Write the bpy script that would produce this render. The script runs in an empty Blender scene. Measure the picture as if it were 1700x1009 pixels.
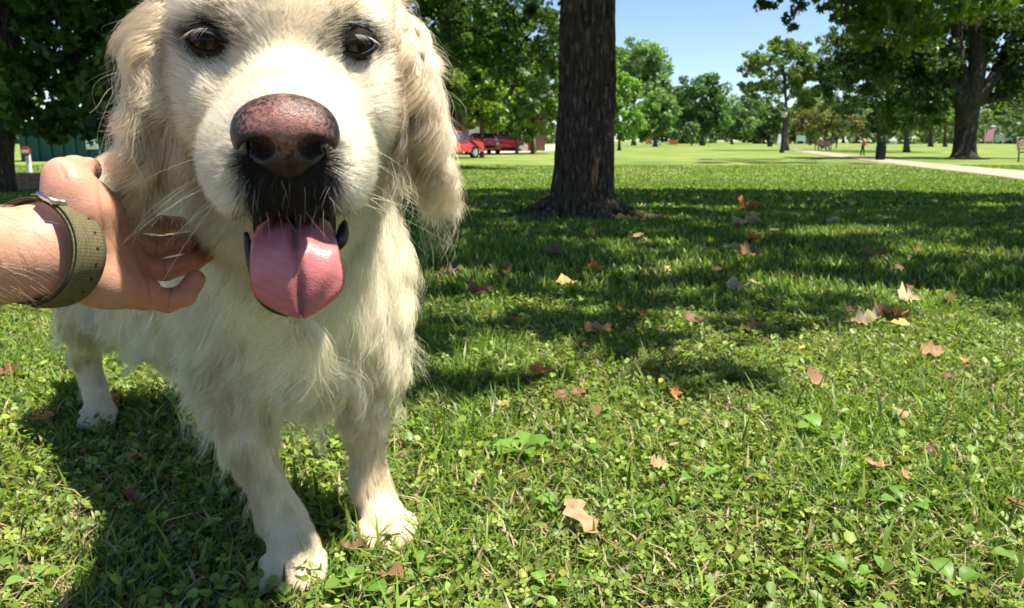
import bpy, math
import numpy as np
from mathutils import Vector, Matrix, kdtree

# ------------------------------------------------------------------ camera, sky, sun, exposure
SC = bpy.context.scene
COL = SC.collection
rng = np.random.default_rng(11)
FPX, PITCH, CAMH = 1300.0, math.radians(11.8), 0.52
SUN_EL = math.radians(69)
SUN_AZ = math.radians(-12)            # measured from +x (picture right) towards +y (away from the camera)
SUN_XY = np.array([math.cos(SUN_AZ), math.sin(SUN_AZ)])
SUN_DIR = np.array([SUN_XY[0]*math.cos(SUN_EL), SUN_XY[1]*math.cos(SUN_EL), math.sin(SUN_EL)])

cam_d = bpy.data.cameras.new('camera')
cam = bpy.data.objects.new('camera', cam_d); COL.objects.link(cam)
cam.location = (0, 0, CAMH); cam.rotation_euler = (math.pi/2 - PITCH, 0, 0)
cam_d.sensor_width = 36; cam_d.lens = FPX/1700*36
cam_d.clip_start = 0.02; cam_d.clip_end = 2000
cam_d.dof.use_dof = True; cam_d.dof.focus_distance = 0.62; cam_d.dof.aperture_fstop = 19.0
SC.camera = cam

world = bpy.data.worlds.new('World'); SC.world = world; world.use_nodes = True
wn = world.node_tree.nodes; wl = world.node_tree.links
sky = wn.new('ShaderNodeTexSky'); sky.sky_type = 'NISHITA'; sky.sun_disc = False
sky.sun_elevation = SUN_EL; sky.sun_rotation = math.pi/2 - SUN_AZ
sky.air_density = 0.8; sky.dust_density = 0.15; sky.ozone_density = 3.2
wl.new(sky.outputs[0], wn['Background'].inputs[0]); wn['Background'].inputs[1].default_value = 0.085

sun_d = bpy.data.lights.new('sun', 'SUN'); sun_d.energy = 5.0; sun_d.angle = math.radians(0.53); sun_d.color = (1.0, 0.935, 0.81)
sun = bpy.data.objects.new('sun', sun_d); COL.objects.link(sun)
sun.rotation_euler = Vector(SUN_DIR).to_track_quat('Z', 'Y').to_euler(); sun.location = (6, 2, 12)

SC.view_settings.view_transform = 'Standard'; SC.view_settings.look = 'None'
SC.view_settings.exposure = 1.12; SC.view_settings.gamma = 1.0; SC.view_settings.use_curve_mapping = False
SC.cycles.use_denoising = True
SC.cycles.max_bounces = 7; SC.cycles.diffuse_bounces = 3; SC.cycles.glossy_bounces = 3
SC.cycles.use_adaptive_sampling = True; SC.cycles.adaptive_threshold = 0.025
SC.cycles.transmission_bounces = 6; SC.cycles.transparent_max_bounces = 4
SC.cycles.sample_clamp_indirect = 4.0

# ------------------------------------------------------------------ helpers
R_ = np.array([1., 0, 0]); F_ = np.array([0, math.cos(PITCH), -math.sin(PITCH)]); U_ = np.array([0, math.sin(PITCH), math.cos(PITCH)])
CAM = np.array([0, 0, CAMH])

def at(px, py, d):                       # a point at depth d along the view direction
    return CAM + d*(F_ + (px-850)/FPX*R_ + (504.5-py)/FPX*U_)

def zg(y):                               # the lawn dips gently away from the dog
    t = np.clip((np.asarray(y, float)-3)/17, 0, 1)
    return -0.40*t*t*(3-2*t)

def G(px, py):                           # where the ground is in that direction
    v = F_ + (px-850)/FPX*R_ + (504.5-py)/FPX*U_
    z = 0.0
    for _ in range(30):
        t = (z-CAMH)/v[2]; p = CAM+t*v; z = 0.5*z + 0.5*float(zg(p[1]))
    p = CAM + (z-CAMH)/v[2]*v
    return np.array([p[0], p[1], float(zg(p[1]))])

def to_px(P):
    q = np.asarray(P, float)-CAM
    d = q@F_
    return 850+FPX*(q@R_)/d, 504.5-FPX*(q@U_)/d, d

def nrm(v):
    v = np.asarray(v, float)
    return v/np.maximum(np.linalg.norm(v, axis=-1, keepdims=True), 1e-9)

def mesh_np(name, V, F, smooth=False, cols=None):
    """V (n,3); F: list of index arrays, each (m,k)"""
    if isinstance(F, np.ndarray): F = [F]
    me = bpy.data.meshes.new(name)
    V = np.ascontiguousarray(V, np.float32)
    me.vertices.add(len(V)); me.vertices.foreach_set('co', V.ravel())
    li = np.concatenate([f.ravel() for f in F]).astype(np.int32)
    sz = np.concatenate([np.full(len(f), f.shape[1], np.int32) for f in F])
    st = np.concatenate([[0], np.cumsum(sz)[:-1]]).astype(np.int32)
    me.loops.add(len(li)); me.loops.foreach_set('vertex_index', li)
    me.polygons.add(len(sz)); me.polygons.foreach_set('loop_start', st)
    try: me.polygons.foreach_set('loop_total', sz)
    except Exception: pass
    me.update(calc_edges=True)
    me.polygons.foreach_set('use_smooth', np.full(len(sz), bool(smooth)))
    if cols is not None:
        a = me.attributes.new('Col', 'FLOAT_COLOR', 'POINT')
        c = np.ones((len(V), 4), np.float32); c[:, :3] = cols
        a.data.foreach_set('color', c.ravel())
    me.validate()
    return me

def link(name, me, mat=None, parent=None, loc=None):
    o = bpy.data.objects.new(name, me); COL.objects.link(o)
    if mat is not None and hasattr(me, 'materials') and len(me.materials) == 0: me.materials.append(mat)
    if parent is not None: o.parent = parent
    if loc is not None: o.location = loc
    return o

def empty(name, loc=(0, 0, 0), rz=0.0):
    o = bpy.data.objects.new(name, None); COL.objects.link(o)
    o.location = loc; o.rotation_euler = (0, 0, rz); o.empty_display_size = 0.05
    return o

def tag(o, label=None, cat=None, group=None, kind=None):
    if label: o['label'] = label
    if cat: o['category'] = cat
    if group: o['group'] = group
    if kind: o['kind'] = kind
    return o

class MB:                                 # collects boxes, tubes, lathes into one mesh
    def __init__(s): s.v = []; s.q = []; s.t = []; s.n = 0
    def add(s, V, Q=None, T=None):
        V = np.asarray(V, float)
        if Q is not None: s.q.append(np.asarray(Q)+s.n)
        if T is not None: s.t.append(np.asarray(T)+s.n)
        s.v.append(V); s.n += len(V); return s
    def box(s, c, size, rz=0.0, top=1.0):
        x, y, z = np.asarray(size)/2
        V = np.array([[-x,-y,-z],[x,-y,-z],[x,y,-z],[-x,y,-z],[-x*top,-y*top,z],[x*top,-y*top,z],[x*top,y*top,z],[-x*top,y*top,z]])
        ca, sa = math.cos(rz), math.sin(rz)
        V = V@np.array([[ca, sa, 0], [-sa, ca, 0], [0, 0, 1]])+np.asarray(c)
        return s.add(V, [[0,3,2,1],[4,5,6,7],[0,1,5,4],[1,2,6,5],[2,3,7,6],[3,0,4,7]])
    def tube(s, pts, rad, n=10, cap=True):
        pts = np.asarray(pts, float); rad = np.broadcast_to(np.asarray(rad, float), (len(pts),))
        tg = np.gradient(pts, axis=0); tg = nrm(tg)
        ref = np.array([0, 0, 1.]) if abs(tg[0][2]) < 0.9 else np.array([1., 0, 0])
        V = []; u = None
        for i in range(len(pts)):
            u = ref-(ref@tg[i])*tg[i] if u is None else u-(u@tg[i])*tg[i]
            u = nrm(u); w = np.cross(tg[i], u)
            a = np.arange(n)/n*2*np.pi
            V.append(pts[i]+rad[i]*(np.cos(a)[:, None]*u+np.sin(a)[:, None]*w))
        V = np.concatenate(V); m = len(pts)
        i = np.arange(n); j = (i+1) % n
        Q = np.concatenate([np.stack([k*n+i, k*n+j, (k+1)*n+j, (k+1)*n+i], 1) for k in range(m-1)])
        T = None
        if cap:
            V = np.concatenate([V, [pts[0]], [pts[-1]]])
            T = np.concatenate([np.stack([j, i, np.full(n, m*n)], 1), np.stack([(m-1)*n+i, (m-1)*n+j, np.full(n, m*n+1)], 1)])
        return s.add(V, Q, T)
    def lathe(s, prof, c=(0, 0, 0), n=16):
        return s.tube([[c[0], c[1], c[2]+z] for r, z in prof], [max(r, 1e-4) for r, z in prof], n)
    def build(s, name, mat, parent=None, smooth=False, loc=None):
        F = []
        if s.q: F.append(np.concatenate(s.q))
        if s.t: F.append(np.concatenate(s.t))
        return link(name, mesh_np(name, np.concatenate(s.v), F, smooth), mat, parent, loc)

# ------------------------------------------------------------------ materials
def mat(name, color=(0.5, 0.5, 0.5), rough=0.6, spec=0.4, metal=0.0, noise=0.0, nscale=8.0, bump=0.0, bscale=40.0, attr=False, coat=0.0, sss=0.0, sssr=(0.01, 0.004, 0.002)):
    m = bpy.data.materials.new(name); m.use_nodes = True
    nt = m.node_tree; N = nt.nodes; L = nt.links; b = N['Principled BSDF']
    b.inputs['Roughness'].default_value = rough; b.inputs['Specular IOR Level'].default_value = spec
    b.inputs['Metallic'].default_value = metal; b.inputs['Coat Weight'].default_value = coat
    if sss:
        b.inputs['Subsurface Weight'].default_value = sss; b.inputs['Subsurface Radius'].default_value = sssr; b.inputs['Subsurface Scale'].default_value = 1.0
    src = None
    if attr:
        a = N.new('ShaderNodeAttribute'); a.attribute_name = 'Col'; src = a.outputs['Color']
    if noise:
        tc = N.new('ShaderNodeTexCoord'); nz = N.new('ShaderNodeTexNoise'); nz.inputs['Scale'].default_value = nscale; nz.inputs['Detail'].default_value = 6
        L.new(tc.outputs['Object'], nz.inputs['Vector'])
        mr = N.new('ShaderNodeMapRange'); mr.inputs[1].default_value = 0.25; mr.inputs[2].default_value = 0.75
        mr.inputs[3].default_value = 1-noise; mr.inputs[4].default_value = 1+noise
        L.new(nz.outputs[0], mr.inputs[0])
        mx = N.new('ShaderNodeVectorMath'); mx.operation = 'SCALE'
        if src is None:
            mx.inputs[0].default_value = color[:3]
        else: L.new(src, mx.inputs[0])
        L.new(mr.outputs[0], mx.inputs['Scale']); src = mx.outputs[0]
    if src is not None: L.new(src, b.inputs['Base Color'])
    else: b.inputs['Base Color'].default_value = (*color[:3], 1)
    if bump:
        tc = N.new('ShaderNodeTexCoord'); nz = N.new('ShaderNodeTexNoise'); nz.inputs['Scale'].default_value = bscale; nz.inputs['Detail'].default_value = 5
        L.new(tc.outputs['Object'], nz.inputs['Vector'])
        bp = N.new('ShaderNodeBump'); bp.inputs['Strength'].default_value = bump; bp.inputs['Distance'].default_value = 0.02
        L.new(nz.outputs[0], bp.inputs['Height']); L.new(bp.outputs[0], b.inputs['Normal'])
    return m

def leaf_mat(name, transl=0.4, rough=0.45, spec=0.35, tint=(1.25, 1.3, 0.55)):
    """thin leaf: Principled front + translucent, colour from the per-vertex Col attribute"""
    m = bpy.data.materials.new(name); m.use_nodes = True
    nt = m.node_tree; N = nt.nodes; L = nt.links; b = N['Principled BSDF']
    b.inputs['Roughness'].default_value = rough; b.inputs['Specular IOR Level'].default_value = spec
    a = N.new('ShaderNodeAttribute'); a.attribute_name = 'Col'
    L.new(a.outputs['Color'], b.inputs['Base Color'])
    t = N.new('ShaderNodeBsdfTranslucent'); v = N.new('ShaderNodeVectorMath'); v.operation = 'MULTIPLY'; v.inputs[1].default_value = tint
    L.new(a.outputs['Color'], v.inputs[0]); L.new(v.outputs[0], t.inputs['Color'])
    mx = N.new('ShaderNodeMixShader'); mx.inputs[0].default_value = transl
    L.new(b.outputs[0], mx.inputs[1]); L.new(t.outputs[0], mx.inputs[2])
    L.new(mx.outputs[0], N['Material Output'].inputs['Surface'])
    return m

# ------------------------------------------------------------------ implicit shapes -> one continuous mesh
class SDF:
    def __init__(s): s.p = []
    def cone(s, a, b, ra, rb, k=0.02, op='add'):
        a = np.asarray(a, float); b = np.asarray(b, float); r = max(ra, rb)
        s.p.append(('cone', a, b, ra, rb, k, op, np.minimum(a, b)-r, np.maximum(a, b)+r)); return s
    def chain(s, pts, rad, k=0.02):
        for i in range(len(pts)-1): s.cone(pts[i], pts[i+1], rad[i], rad[i+1], k)
        return s
    def ell(s, c, r, M=None, k=0.02, op='add'):
        c = np.asarray(c, float); r = np.asarray(r, float)
        M = np.eye(3) if M is None else np.asarray(M, float)      # rows: local axes in world
        R = np.sqrt(((M.T*r)**2).sum(1))
        s.p.append(('ell', c, r, M, 0, k, op, c-R, c+R)); return s
    @staticmethod
    def _d(p, X):
        if p[0] == 'cone':
            a, b = p[1], p[2]; ba = b-a; q = X-a
            t = np.clip((q@ba)/max(ba@ba, 1e-12), 0, 1)
            return np.linalg.norm(q-t[:, None]*ba, axis=1)-(p[3]+(p[4]-p[3])*t)
        q = (X-p[1])@p[3].T
        k0 = np.linalg.norm(q/p[2], axis=1); k1 = np.linalg.norm(q/p[2]**2, axis=1)
        return k0*(k0-1)/np.maximum(k1, 1e-9)
    def mesh(s, h):
        adds = [p for p in s.p if p[6] == 'add']
        lo = np.min([p[7] for p in adds], 0)-4*h; hi = np.max([p[8] for p in adds], 0)+4*h
        n = np.ceil((hi-lo)/h).astype(int)+1
        Fd = np.full(tuple(n), 1.0, np.float32)
        for p in s.p:
            mg = p[5]+3*h
            i0 = np.clip(((p[7]-mg-lo)/h).astype(int), 0, n-1); i1 = np.clip(((p[8]+mg-lo)/h).astype(int)+2, 1, n)
            sl = tuple(slice(a, b) for a, b in zip(i0, i1))
            ax = [lo[i]+h*np.arange(i0[i], i1[i]) for i in range(3)]
            X = np.stack(np.meshgrid(*ax, indexing='ij'), -1).reshape(-1, 3)
            d = s._d(p, X).reshape(tuple(i1-i0)); cur = Fd[sl]; k = p[5]
            if p[6] == 'add':
                hh = np.maximum(k-np.abs(cur-d), 0)/k
                Fd[sl] = np.minimum(cur, d)-hh*hh*k*0.25
            else:
                hh = np.maximum(k-np.abs(cur+d), 0)/k
                Fd[sl] = np.maximum(cur, -d)+hh*hh*k*0.25
        return nets(Fd, lo, h)

def nets(Fd, lo, h):
    ins = Fd < 0
    cs = None
    nx, ny, nz = (np.array(Fd.shape)-1)
    cnt = np.zeros((nx, ny, nz), np.int8)
    offs = [(i, j, k) for i in (0, 1) for j in (0, 1) for k in (0, 1)]
    for i, j, k in offs: cnt += ins[i:i+nx, j:j+ny, k:k+nz]
    act = np.argwhere((cnt > 0) & (cnt < 8))
    vid = np.full((nx, ny, nz), -1, np.int32); vid[tuple(act.T)] = np.arange(len(act))
    acc = np.zeros((len(act), 3)); w = np.zeros(len(act))
    ed = [(o, tuple(np.array(o)+np.eye(3, dtype=int)[ax])) for ax in range(3) for o in offs if o[ax] == 0]
    for o1, o2 in ed:
        f1 = Fd[tuple((act+o1).T)]; f2 = Fd[tuple((act+o2).T)]
        m = (f1 < 0) != (f2 < 0)
        t = np.where(m, f1/np.where(np.abs(f1-f2) < 1e-12, 1, f1-f2), 0)
        P = np.asarray(o1)+t[:, None]*(np.asarray(o2)-np.asarray(o1))
        acc += P*m[:, None]; w += m
    V = lo+h*(act+acc/w[:, None])
    Q = []
    for ax in range(3):
        sl0 = [slice(None)]*3; sl1 = [slice(None)]*3; sl0[ax] = slice(0, -1); sl1[ax] = slice(1, None)
        a = ins[tuple(sl0)]; b = ins[tuple(sl1)]
        e = np.argwhere(a != b); u, v = [(1, 2), (2, 0), (0, 1)][ax]
        e = e[(e[:, u] > 0) & (e[:, v] > 0)]
        fl = a[tuple(e.T)]
        du = np.zeros(3, int); du[u] = 1; dv = np.zeros(3, int); dv[v] = 1
        c = [vid[tuple(x.T)] for x in (e-du-dv, e-dv, e, e-du)]
        q = np.stack(c, 1); q[~fl] = q[~fl][:, ::-1]
        Q.append(q)
    return V, np.concatenate(Q)

def relax(V, Q, it=3, lam=0.5):
    E = np.unique(np.sort(np.concatenate([Q[:, [0, 1]], Q[:, [1, 2]], Q[:, [2, 3]], Q[:, [3, 0]]]), 1), axis=0)
    deg = np.bincount(E.ravel(), minlength=len(V))[:, None]
    for k in range(it):
        for l in (lam, -lam*1.02):
            S = np.zeros_like(V)
            for d in range(3): S[:, d] = np.bincount(E[:, 0], V[E[:, 1], d], len(V))+np.bincount(E[:, 1], V[E[:, 0], d], len(V))
            V = V+l*(S/np.maximum(deg, 1)-V)
    return V

def normals_of(me):
    n = np.zeros(len(me.vertices)*3, np.float32); me.vertex_normals.foreach_get('vector', n)
    return n.reshape(-1, 3).astype(float)

def hair_obj(name, P, rad, cols, material, parent=None):
    """P (n,k,3), rad (n,k), cols (n,3)"""
    n, k = P.shape[:2]
    cu = bpy.data.hair_curves.new(name)
    cu.add_curves([k]*n)
    cu.position_data.foreach_set('vector', np.ascontiguousarray(P, np.float32).ravel())
    ra = cu.attributes.get('radius') or cu.attributes.new('radius', 'FLOAT', 'POINT')
    ra.data.foreach_set('value', np.ascontiguousarray(rad, np.float32).ravel())
    ca = cu.attributes.new('Col', 'FLOAT_COLOR', 'CURVE')
    c = np.ones((n, 4), np.float32); c[:, :3] = cols
    ca.data.foreach_set('color', c.ravel())
    cu.materials.append(material)
    return link(name, cu, None, parent)
# ------------------------------------------------------------------ the lawn and the path
def noise2(x, y, s, seed=0, n=5):
    r = np.random.default_rng(seed); out = np.zeros_like(x, float)
    for i in range(n):
        a = r.uniform(0, 2*np.pi); f = s*r.uniform(0.6, 1.7); ph = r.uniform(0, 6.28, 2)
        out += np.sin((x*np.cos(a)+y*np.sin(a))*f+ph[0])*np.sin((-x*np.sin(a)+y*np.cos(a))*f*0.8+ph[1])
    return out/n*2

def ground_mat():
    m = bpy.data.materials.new('lawn_ground'); m.use_nodes = True
    nt = m.node_tree; N = nt.nodes; L = nt.links; b = N['Principled BSDF']
    b.inputs['Roughness'].default_value = 0.85; b.inputs['Specular IOR Level'].default_value = 0.15
    g = N.new('ShaderNodeNewGeometry')
    def nz(scale, det=5, sx=1.0):
        mp = N.new('ShaderNodeMapping'); mp.inputs['Scale'].default_value = (sx, 1, 1)
        L.new(g.outputs['Position'], mp.inputs[0])
        n = N.new('ShaderNodeTexNoise'); n.inputs['Scale'].default_value = scale; n.inputs['Detail'].default_value = det
        L.new(mp.outputs[0], n.inputs['Vector']); return n.outputs[0]
    def ramp(src, stops):
        r = N.new('ShaderNodeValToRGB'); L.new(src, r.inputs[0])
        e = r.color_ramp.elements
        e[0].position, e[0].color = stops[0][0], (*stops[0][1], 1); e[1].position, e[1].color = stops[-1][0], (*stops[-1][1], 1)
        for p, c in stops[1:-1]:
            k = e.new(p); k.color = (*c, 1)
        return r.outputs[0]
    def mix(f, a, c):
        x = N.new('ShaderNodeMix'); x.data_type = 'RGBA'; L.new(f, x.inputs[0]); L.new(a, x.inputs[6]); L.new(c, x.inputs[7]); return x.outputs[2]
    far = ramp(nz(0.45, 6, 0.6), [(0.32, (0.095, 0.165, 0.030)), (0.5, (0.160, 0.220, 0.045)), (0.66, (0.27, 0.285, 0.085))])
    fine = ramp(nz(28, 6), [(0.25, (0.035, 0.07, 0.012)), (0.55, (0.10, 0.17, 0.03)), (0.8, (0.22, 0.24, 0.07))])
    soil = ramp(nz(60, 5), [(0.3, (0.035, 0.035, 0.014)), (0.6, (0.07, 0.075, 0.025)), (0.8, (0.15, 0.12, 0.06))])
    sx = N.new('ShaderNodeSeparateXYZ'); L.new(g.outputs['Position'], sx.inputs[0])
    mr = N.new('ShaderNodeMapRange'); mr.inputs[1].default_value = 7; mr.inputs[2].default_value = 18; L.new(sx.outputs[1], mr.inputs[0])
    mr2 = N.new('ShaderNodeMapRange'); mr2.inputs[1].default_value = 2.5; mr2.inputs[2].default_value = 6; L.new(sx.outputs[1], mr2.inputs[0])
    L.new(mix(mr2.outputs[0], soil, mix(mr.outputs[0], fine, far)), b.inputs['Base Color'])
    bp = N.new('ShaderNodeBump'); bp.inputs['Strength'].default_value = 0.6; bp.inputs['Distance'].default_value = 0.03
    L.new(nz(35, 6), bp.inputs['Height']); L.new(bp.outputs[0], b.inputs['Normal'])
    return m

M_GROUND = ground_mat()
ys = np.concatenate([np.linspace(-30, 0, 6), np.linspace(0.4, 24, 60), np.geomspace(26, 900, 22)])
xs = np.concatenate([-np.geomspace(20, 700, 12)[::-1], np.linspace(-18, 18, 25), np.geomspace(20, 700, 12)])
X, Y = np.meshgrid(xs, ys, indexing='ij')
V = np.stack([X, Y, zg(Y)], -1).reshape(-1, 3)
i, j = np.meshgrid(np.arange(len(xs)-1), np.arange(len(ys)-1), indexing='ij'); k = (i*len(ys)+j).ravel()
ground = link('ground', mesh_np('ground', V, np.stack([k, k+len(ys), k+len(ys)+1, k+1], 1), True), M_GROUND)
tag(ground, 'mown green park lawn reaching back to the trees', kind='structure')

def strip(name, near, far, mat_, lift=0.012, label=None):
    """a paved strip: matching pixels along its near and far edge"""
    A = np.array([G(*p) for p in near]); B = np.array([G(*p) for p in far])
    def dense(P):
        out = []
        for u, v in zip(P[:-1], P[1:]): out += [u+(v-u)*t for t in np.linspace(0, 1, 8, endpoint=False)]
        return np.array(out+[P[-1]])
    A, B = dense(A), dense(B)
    A[:, 2] = zg(A[:, 1])+lift; B[:, 2] = zg(B[:, 1])+lift
    n = len(A); V = np.concatenate([A, B]); k = np.arange(n-1)
    o = link(name, mesh_np(name, V, np.stack([k, k+1, k+n+1, k+n], 1), True), mat_)
    return tag(o, label, kind='structure')
M_PATH = mat('path_concrete', (0.35, 0.285, 0.215), 0.85, 0.2, noise=0.18, nscale=1.2, bump=0.1)
strip('path', [(1990, 330), (1760, 304), (1650, 291.5), (1550, 280), (1470, 270.5), (1400, 262), (1350, 255), (1305, 249)],
      [(1990, 304), (1760, 288), (1650, 280), (1550, 271.5), (1470, 263.5), (1420, 258), (1370, 252), (1320, 246.6)], M_PATH, label='pale concrete footpath curving through the lawn')
M_ROAD = mat('drive_concrete', (0.50, 0.44, 0.40), 0.9, 0.2, noise=0.12, nscale=0.8)
strip('road', [(560, 262), (700, 258), (830, 254), (960, 249)], [(560, 247), (700, 244), (830, 241.5), (960, 240)], M_ROAD, label='pale driveway behind the lawn with red cars')

# ------------------------------------------------------------------ grass (nobody could count it)
M_GRASS = leaf_mat('grass_blades', 0.36, 0.42, 0.32)

def blades(n, y0, y1, hgt, wid, seed, dry=0.12, lean=0.6, flat=False):
    r = np.random.default_rng(seed)
    y = r.uniform(y0, y1, n) if y1 > 20 else np.sqrt(r.uniform(y0**2, y1**2, n)); x = r.uniform(-1, 1, n)*(0.70*y+0.12)
    patch = noise2(x, y, 5.0, 3)+0.6*noise2(x, y, 14.0, 4)
    keep = r.uniform(0, 1, n) < np.clip(0.75+0.3*patch, 0.25, 1); x, y, patch = x[keep], y[keep], patch[keep]; n = len(x)
    if y1 > 20:                              # none on the path
        bx, by, _ = to_px(np.stack([x, y, zg(y)], 1))
        onp = (bx > 1290) & (by < np.interp(bx, [1305, 1350, 1400, 1470, 1550, 1650, 1760, 1990], [249, 255, 262, 270.5, 280, 291.5, 304, 330])+1.5) & (by > np.interp(bx, [1320, 1370, 1420, 1470, 1550, 1650, 1760, 1990], [246.6, 252, 258, 263.5, 271.5, 280, 288, 304])-0.8)
        x, y, patch = x[~onp], y[~onp], patch[~onp]; n = len(x)
    L = hgt*r.uniform(0.45, 1.25, n)*(1+0.18*patch); a = r.uniform(0, 2*np.pi, n); ln = lean*r.uniform(0.25, 1.5, n)
    isd = r.uniform(0, 1, n) < np.clip(dry*(1-1.0*patch), 0.02, 0.6)
    if flat: ln[:] = r.uniform(1.3, 3.5, n)
    ln[isd] += r.uniform(0.5, 2.5, isd.sum())
    d = np.stack([np.cos(a), np.sin(a), np.zeros(n)], 1)
    s = np.stack([-np.sin(a), np.cos(a), np.zeros(n)], 1); tw = r.uniform(-1, 1, n)[:, None]
    s = nrm(s+0.5*tw*d)
    up = np.array([0, 0, 1.])
    b0 = np.stack([x, y, zg(y)-0.003], 1)
    th0 = np.arctan(ln*0.35)[:, None]; th1 = np.arctan(ln*1.4)[:, None]
    mid = b0+(L*0.55)[:, None]*(np.cos(th0)*up+np.sin(th0)*d)
    tip = mid+(L*0.55)[:, None]*(np.cos(th1)*up+np.sin(th1)*d)
    w = (wid*r.uniform(0.6, 1.5, n))[:, None]
    V = np.stack([b0-s*w*0.5, b0+s*w*0.5, mid+s*w*0.5, mid-s*w*0.5, tip], 1).reshape(-1, 3)
    k = np.arange(n)*5
    Q = np.stack([k, k+1, k+2, k+3], 1); T = np.stack([k+3, k+2, k+4], 1)
    base = np.array([0.158, 0.245, 0.040])
    c = base*(1+0.35*r.normal(0, 1, (n, 1))).clip(0.4, 2)+np.array([0.035, 0.02, 0.0])*r.normal(0, 1, (n, 1))
    yel = np.clip(0.35*patch, -0.3, 0.5)[:, None]
    c = c*(1+0.5*np.clip(yel, 0, 1))+np.array([0.05, 0.02, 0])*np.clip(-yel, 0, 1)
    c[isd] = np.array([0.44, 0.36, 0.20])*r.uniform(0.6, 1.25, (isd.sum(), 1))
    c = np.clip(c, 0.01, 0.6)
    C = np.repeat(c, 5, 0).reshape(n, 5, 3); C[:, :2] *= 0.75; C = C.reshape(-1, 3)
    return V, Q, T, C

def merge(parts):
    V = []; Q = []; T = []; C = []; n = 0
    for v, q, t, c in parts:
        V.append(v); C.append(c); n0 = n; n += len(v)
        if q is not None: Q.append(q+n0)
        if t is not None: T.append(t+n0)
    F = ([np.concatenate(Q)] if Q else [])+([np.concatenate(T)] if T else [])
    return np.concatenate(V), F, np.concatenate(C)

near = [blades(150000, 0.62, 2.4, 0.034, 0.0031, 21, 0.16, 0.95),
        blades(60000, 0.62, 2.3, 0.036, 0.0024, 22, 0.80, 0.7, flat=True),
        blades(5000, 0.62, 2.4, 0.065, 0.0042, 23, 0.04, 0.9)]
near.append(blades(26000, 0.62, 2.4, 0.045, 0.0028, 26, 0.9, 0.9, flat=True))
near[-1][0][:, 2] += 0.012
def leaflets(n, seed):
    r = np.random.default_rng(seed); y = np.sqrt(r.uniform(0.62**2, 2.6**2, n)); x = r.uniform(-1, 1, n)*(0.70*y+0.1)
    k = r.uniform(0, 1, n) < np.clip(0.55+0.5*noise2(x, y, 7.0, 14), 0.1, 1); x, y = x[k], y[k]; n = len(x)
    a = r.uniform(0, 6.28, n); d = nrm(np.stack([np.cos(a), np.sin(a), r.uniform(-.4, .9, n)], 1)); nr = nrm(np.cross(d, np.stack([-np.sin(a), np.cos(a), 0*a], 1))+r.normal(0, .35, (n, 3))); nr *= np.sign(nr[:, 2:]); s = np.cross(nr, d)
    S = (r.uniform(0.007, 0.019, n))[:, None]; w = S*r.uniform(0.22, 0.5, (n, 1)); p = np.stack([x, y, zg(y)+r.uniform(0.006, 0.034, n)], 1)
    V = np.stack([p, p+d*S*0.3+s*w*.9+nr*w*.3, p+d*S*0.7+s*w*.8+nr*w*.3, p+d*S, p+d*S*0.7-s*w*.8+nr*w*.3, p+d*S*0.3-s*w*.9+nr*w*.3], 1).reshape(-1, 3); k = np.arange(n)*6
    c = np.array([0.150, 0.250, 0.045])*(1+0.35*r.normal(0, 1, (n, 1))).clip(0.4, 2.0)+np.array([0.06, 0.03, 0])*np.abs(r.normal(0, 1, (n, 1)))
    return V, np.concatenate([np.stack([k, k+1, k+2, k+3], 1), np.stack([k, k+3, k+4, k+5], 1)]), None, np.repeat(c, 6, 0)
near.append(leaflets(52000, 27))
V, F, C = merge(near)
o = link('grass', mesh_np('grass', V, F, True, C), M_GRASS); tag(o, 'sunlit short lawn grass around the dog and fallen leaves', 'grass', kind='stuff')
mid = [blades(190000, 2.3, 6.5, 0.045, 0.007, 24, 0.08, 0.8), blades(170000, 6.3, 30, 0.045, 0.022, 25, 0.06, 0.8)]
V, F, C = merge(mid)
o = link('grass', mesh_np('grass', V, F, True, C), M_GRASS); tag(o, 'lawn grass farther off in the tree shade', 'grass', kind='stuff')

def clover(n, seed):
    r = np.random.default_rng(seed)
    y = np.sqrt(r.uniform(0.62**2, 2.6**2, n)); x = r.uniform(-1, 1, n)*(0.70*y+0.1)
    pt = noise2(x, y, 6.0, 9)+0.5*noise2(x, y, 17.0, 10)
    k = r.uniform(0, 1, n) < np.clip(0.45+0.55*pt, 0.08, 1); x, y = x[k], y[k]; n = len(x)
    h = r.uniform(0.008, 0.036, n); c0 = np.stack([x, y, zg(y)+h], 1)
    nr = nrm(np.stack([r.normal(0, .45, n), r.normal(-.12, .45, n), np.ones(n)], 1))
    a0 = r.uniform(0, 6.28, n); sz = r.uniform(0.0030, 0.0088, n)*r.uniform(0.7, 1, n)
    ux = nrm(np.cross(nr, np.array([0.3, 0.8, 0.1]))); uy = np.cross(nr, ux)
    Vs = []
    for q in range(3):
        a = (a0+q*2.094)[:, None]; d = np.cos(a)*ux+np.sin(a)*uy; s = np.cross(nr, d); S = sz[:, None]
        lift = nr*S*0.25
        Vs.append(np.stack([c0, c0+S*(0.75*d+0.62*s)+lift, c0+S*1.35*(d+0.35*s)+lift*.7, c0+S*1.2*d, c0+S*1.35*(d-0.35*s)+lift*.7, c0+S*(0.75*d-0.62*s)+lift], 1))
    V = np.stack(Vs, 1).reshape(-1, 3); m = n*3; k = np.arange(m)*6
    Q = np.concatenate([np.stack([k, k+1, k+2, k+3], 1), np.stack([k, k+3, k+4, k+5], 1)])
    c = np.array([0.170, 0.255, 0.050])*(1+0.34*r.normal(0, 1, (n, 1))).clip(0.45, 1.8)+np.array([0.04, 0.03, 0])*np.abs(r.normal(0, 1, (n, 1)))
    return V, Q, None, np.repeat(c, 18, 0)
V, F, C = merge([clover(19000, 31)])
o = link('clover', mesh_np('clover', V, F, True, C), M_GRASS); tag(o, 'small round clover leaves spread through the near grass', 'clover', kind='stuff')
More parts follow.
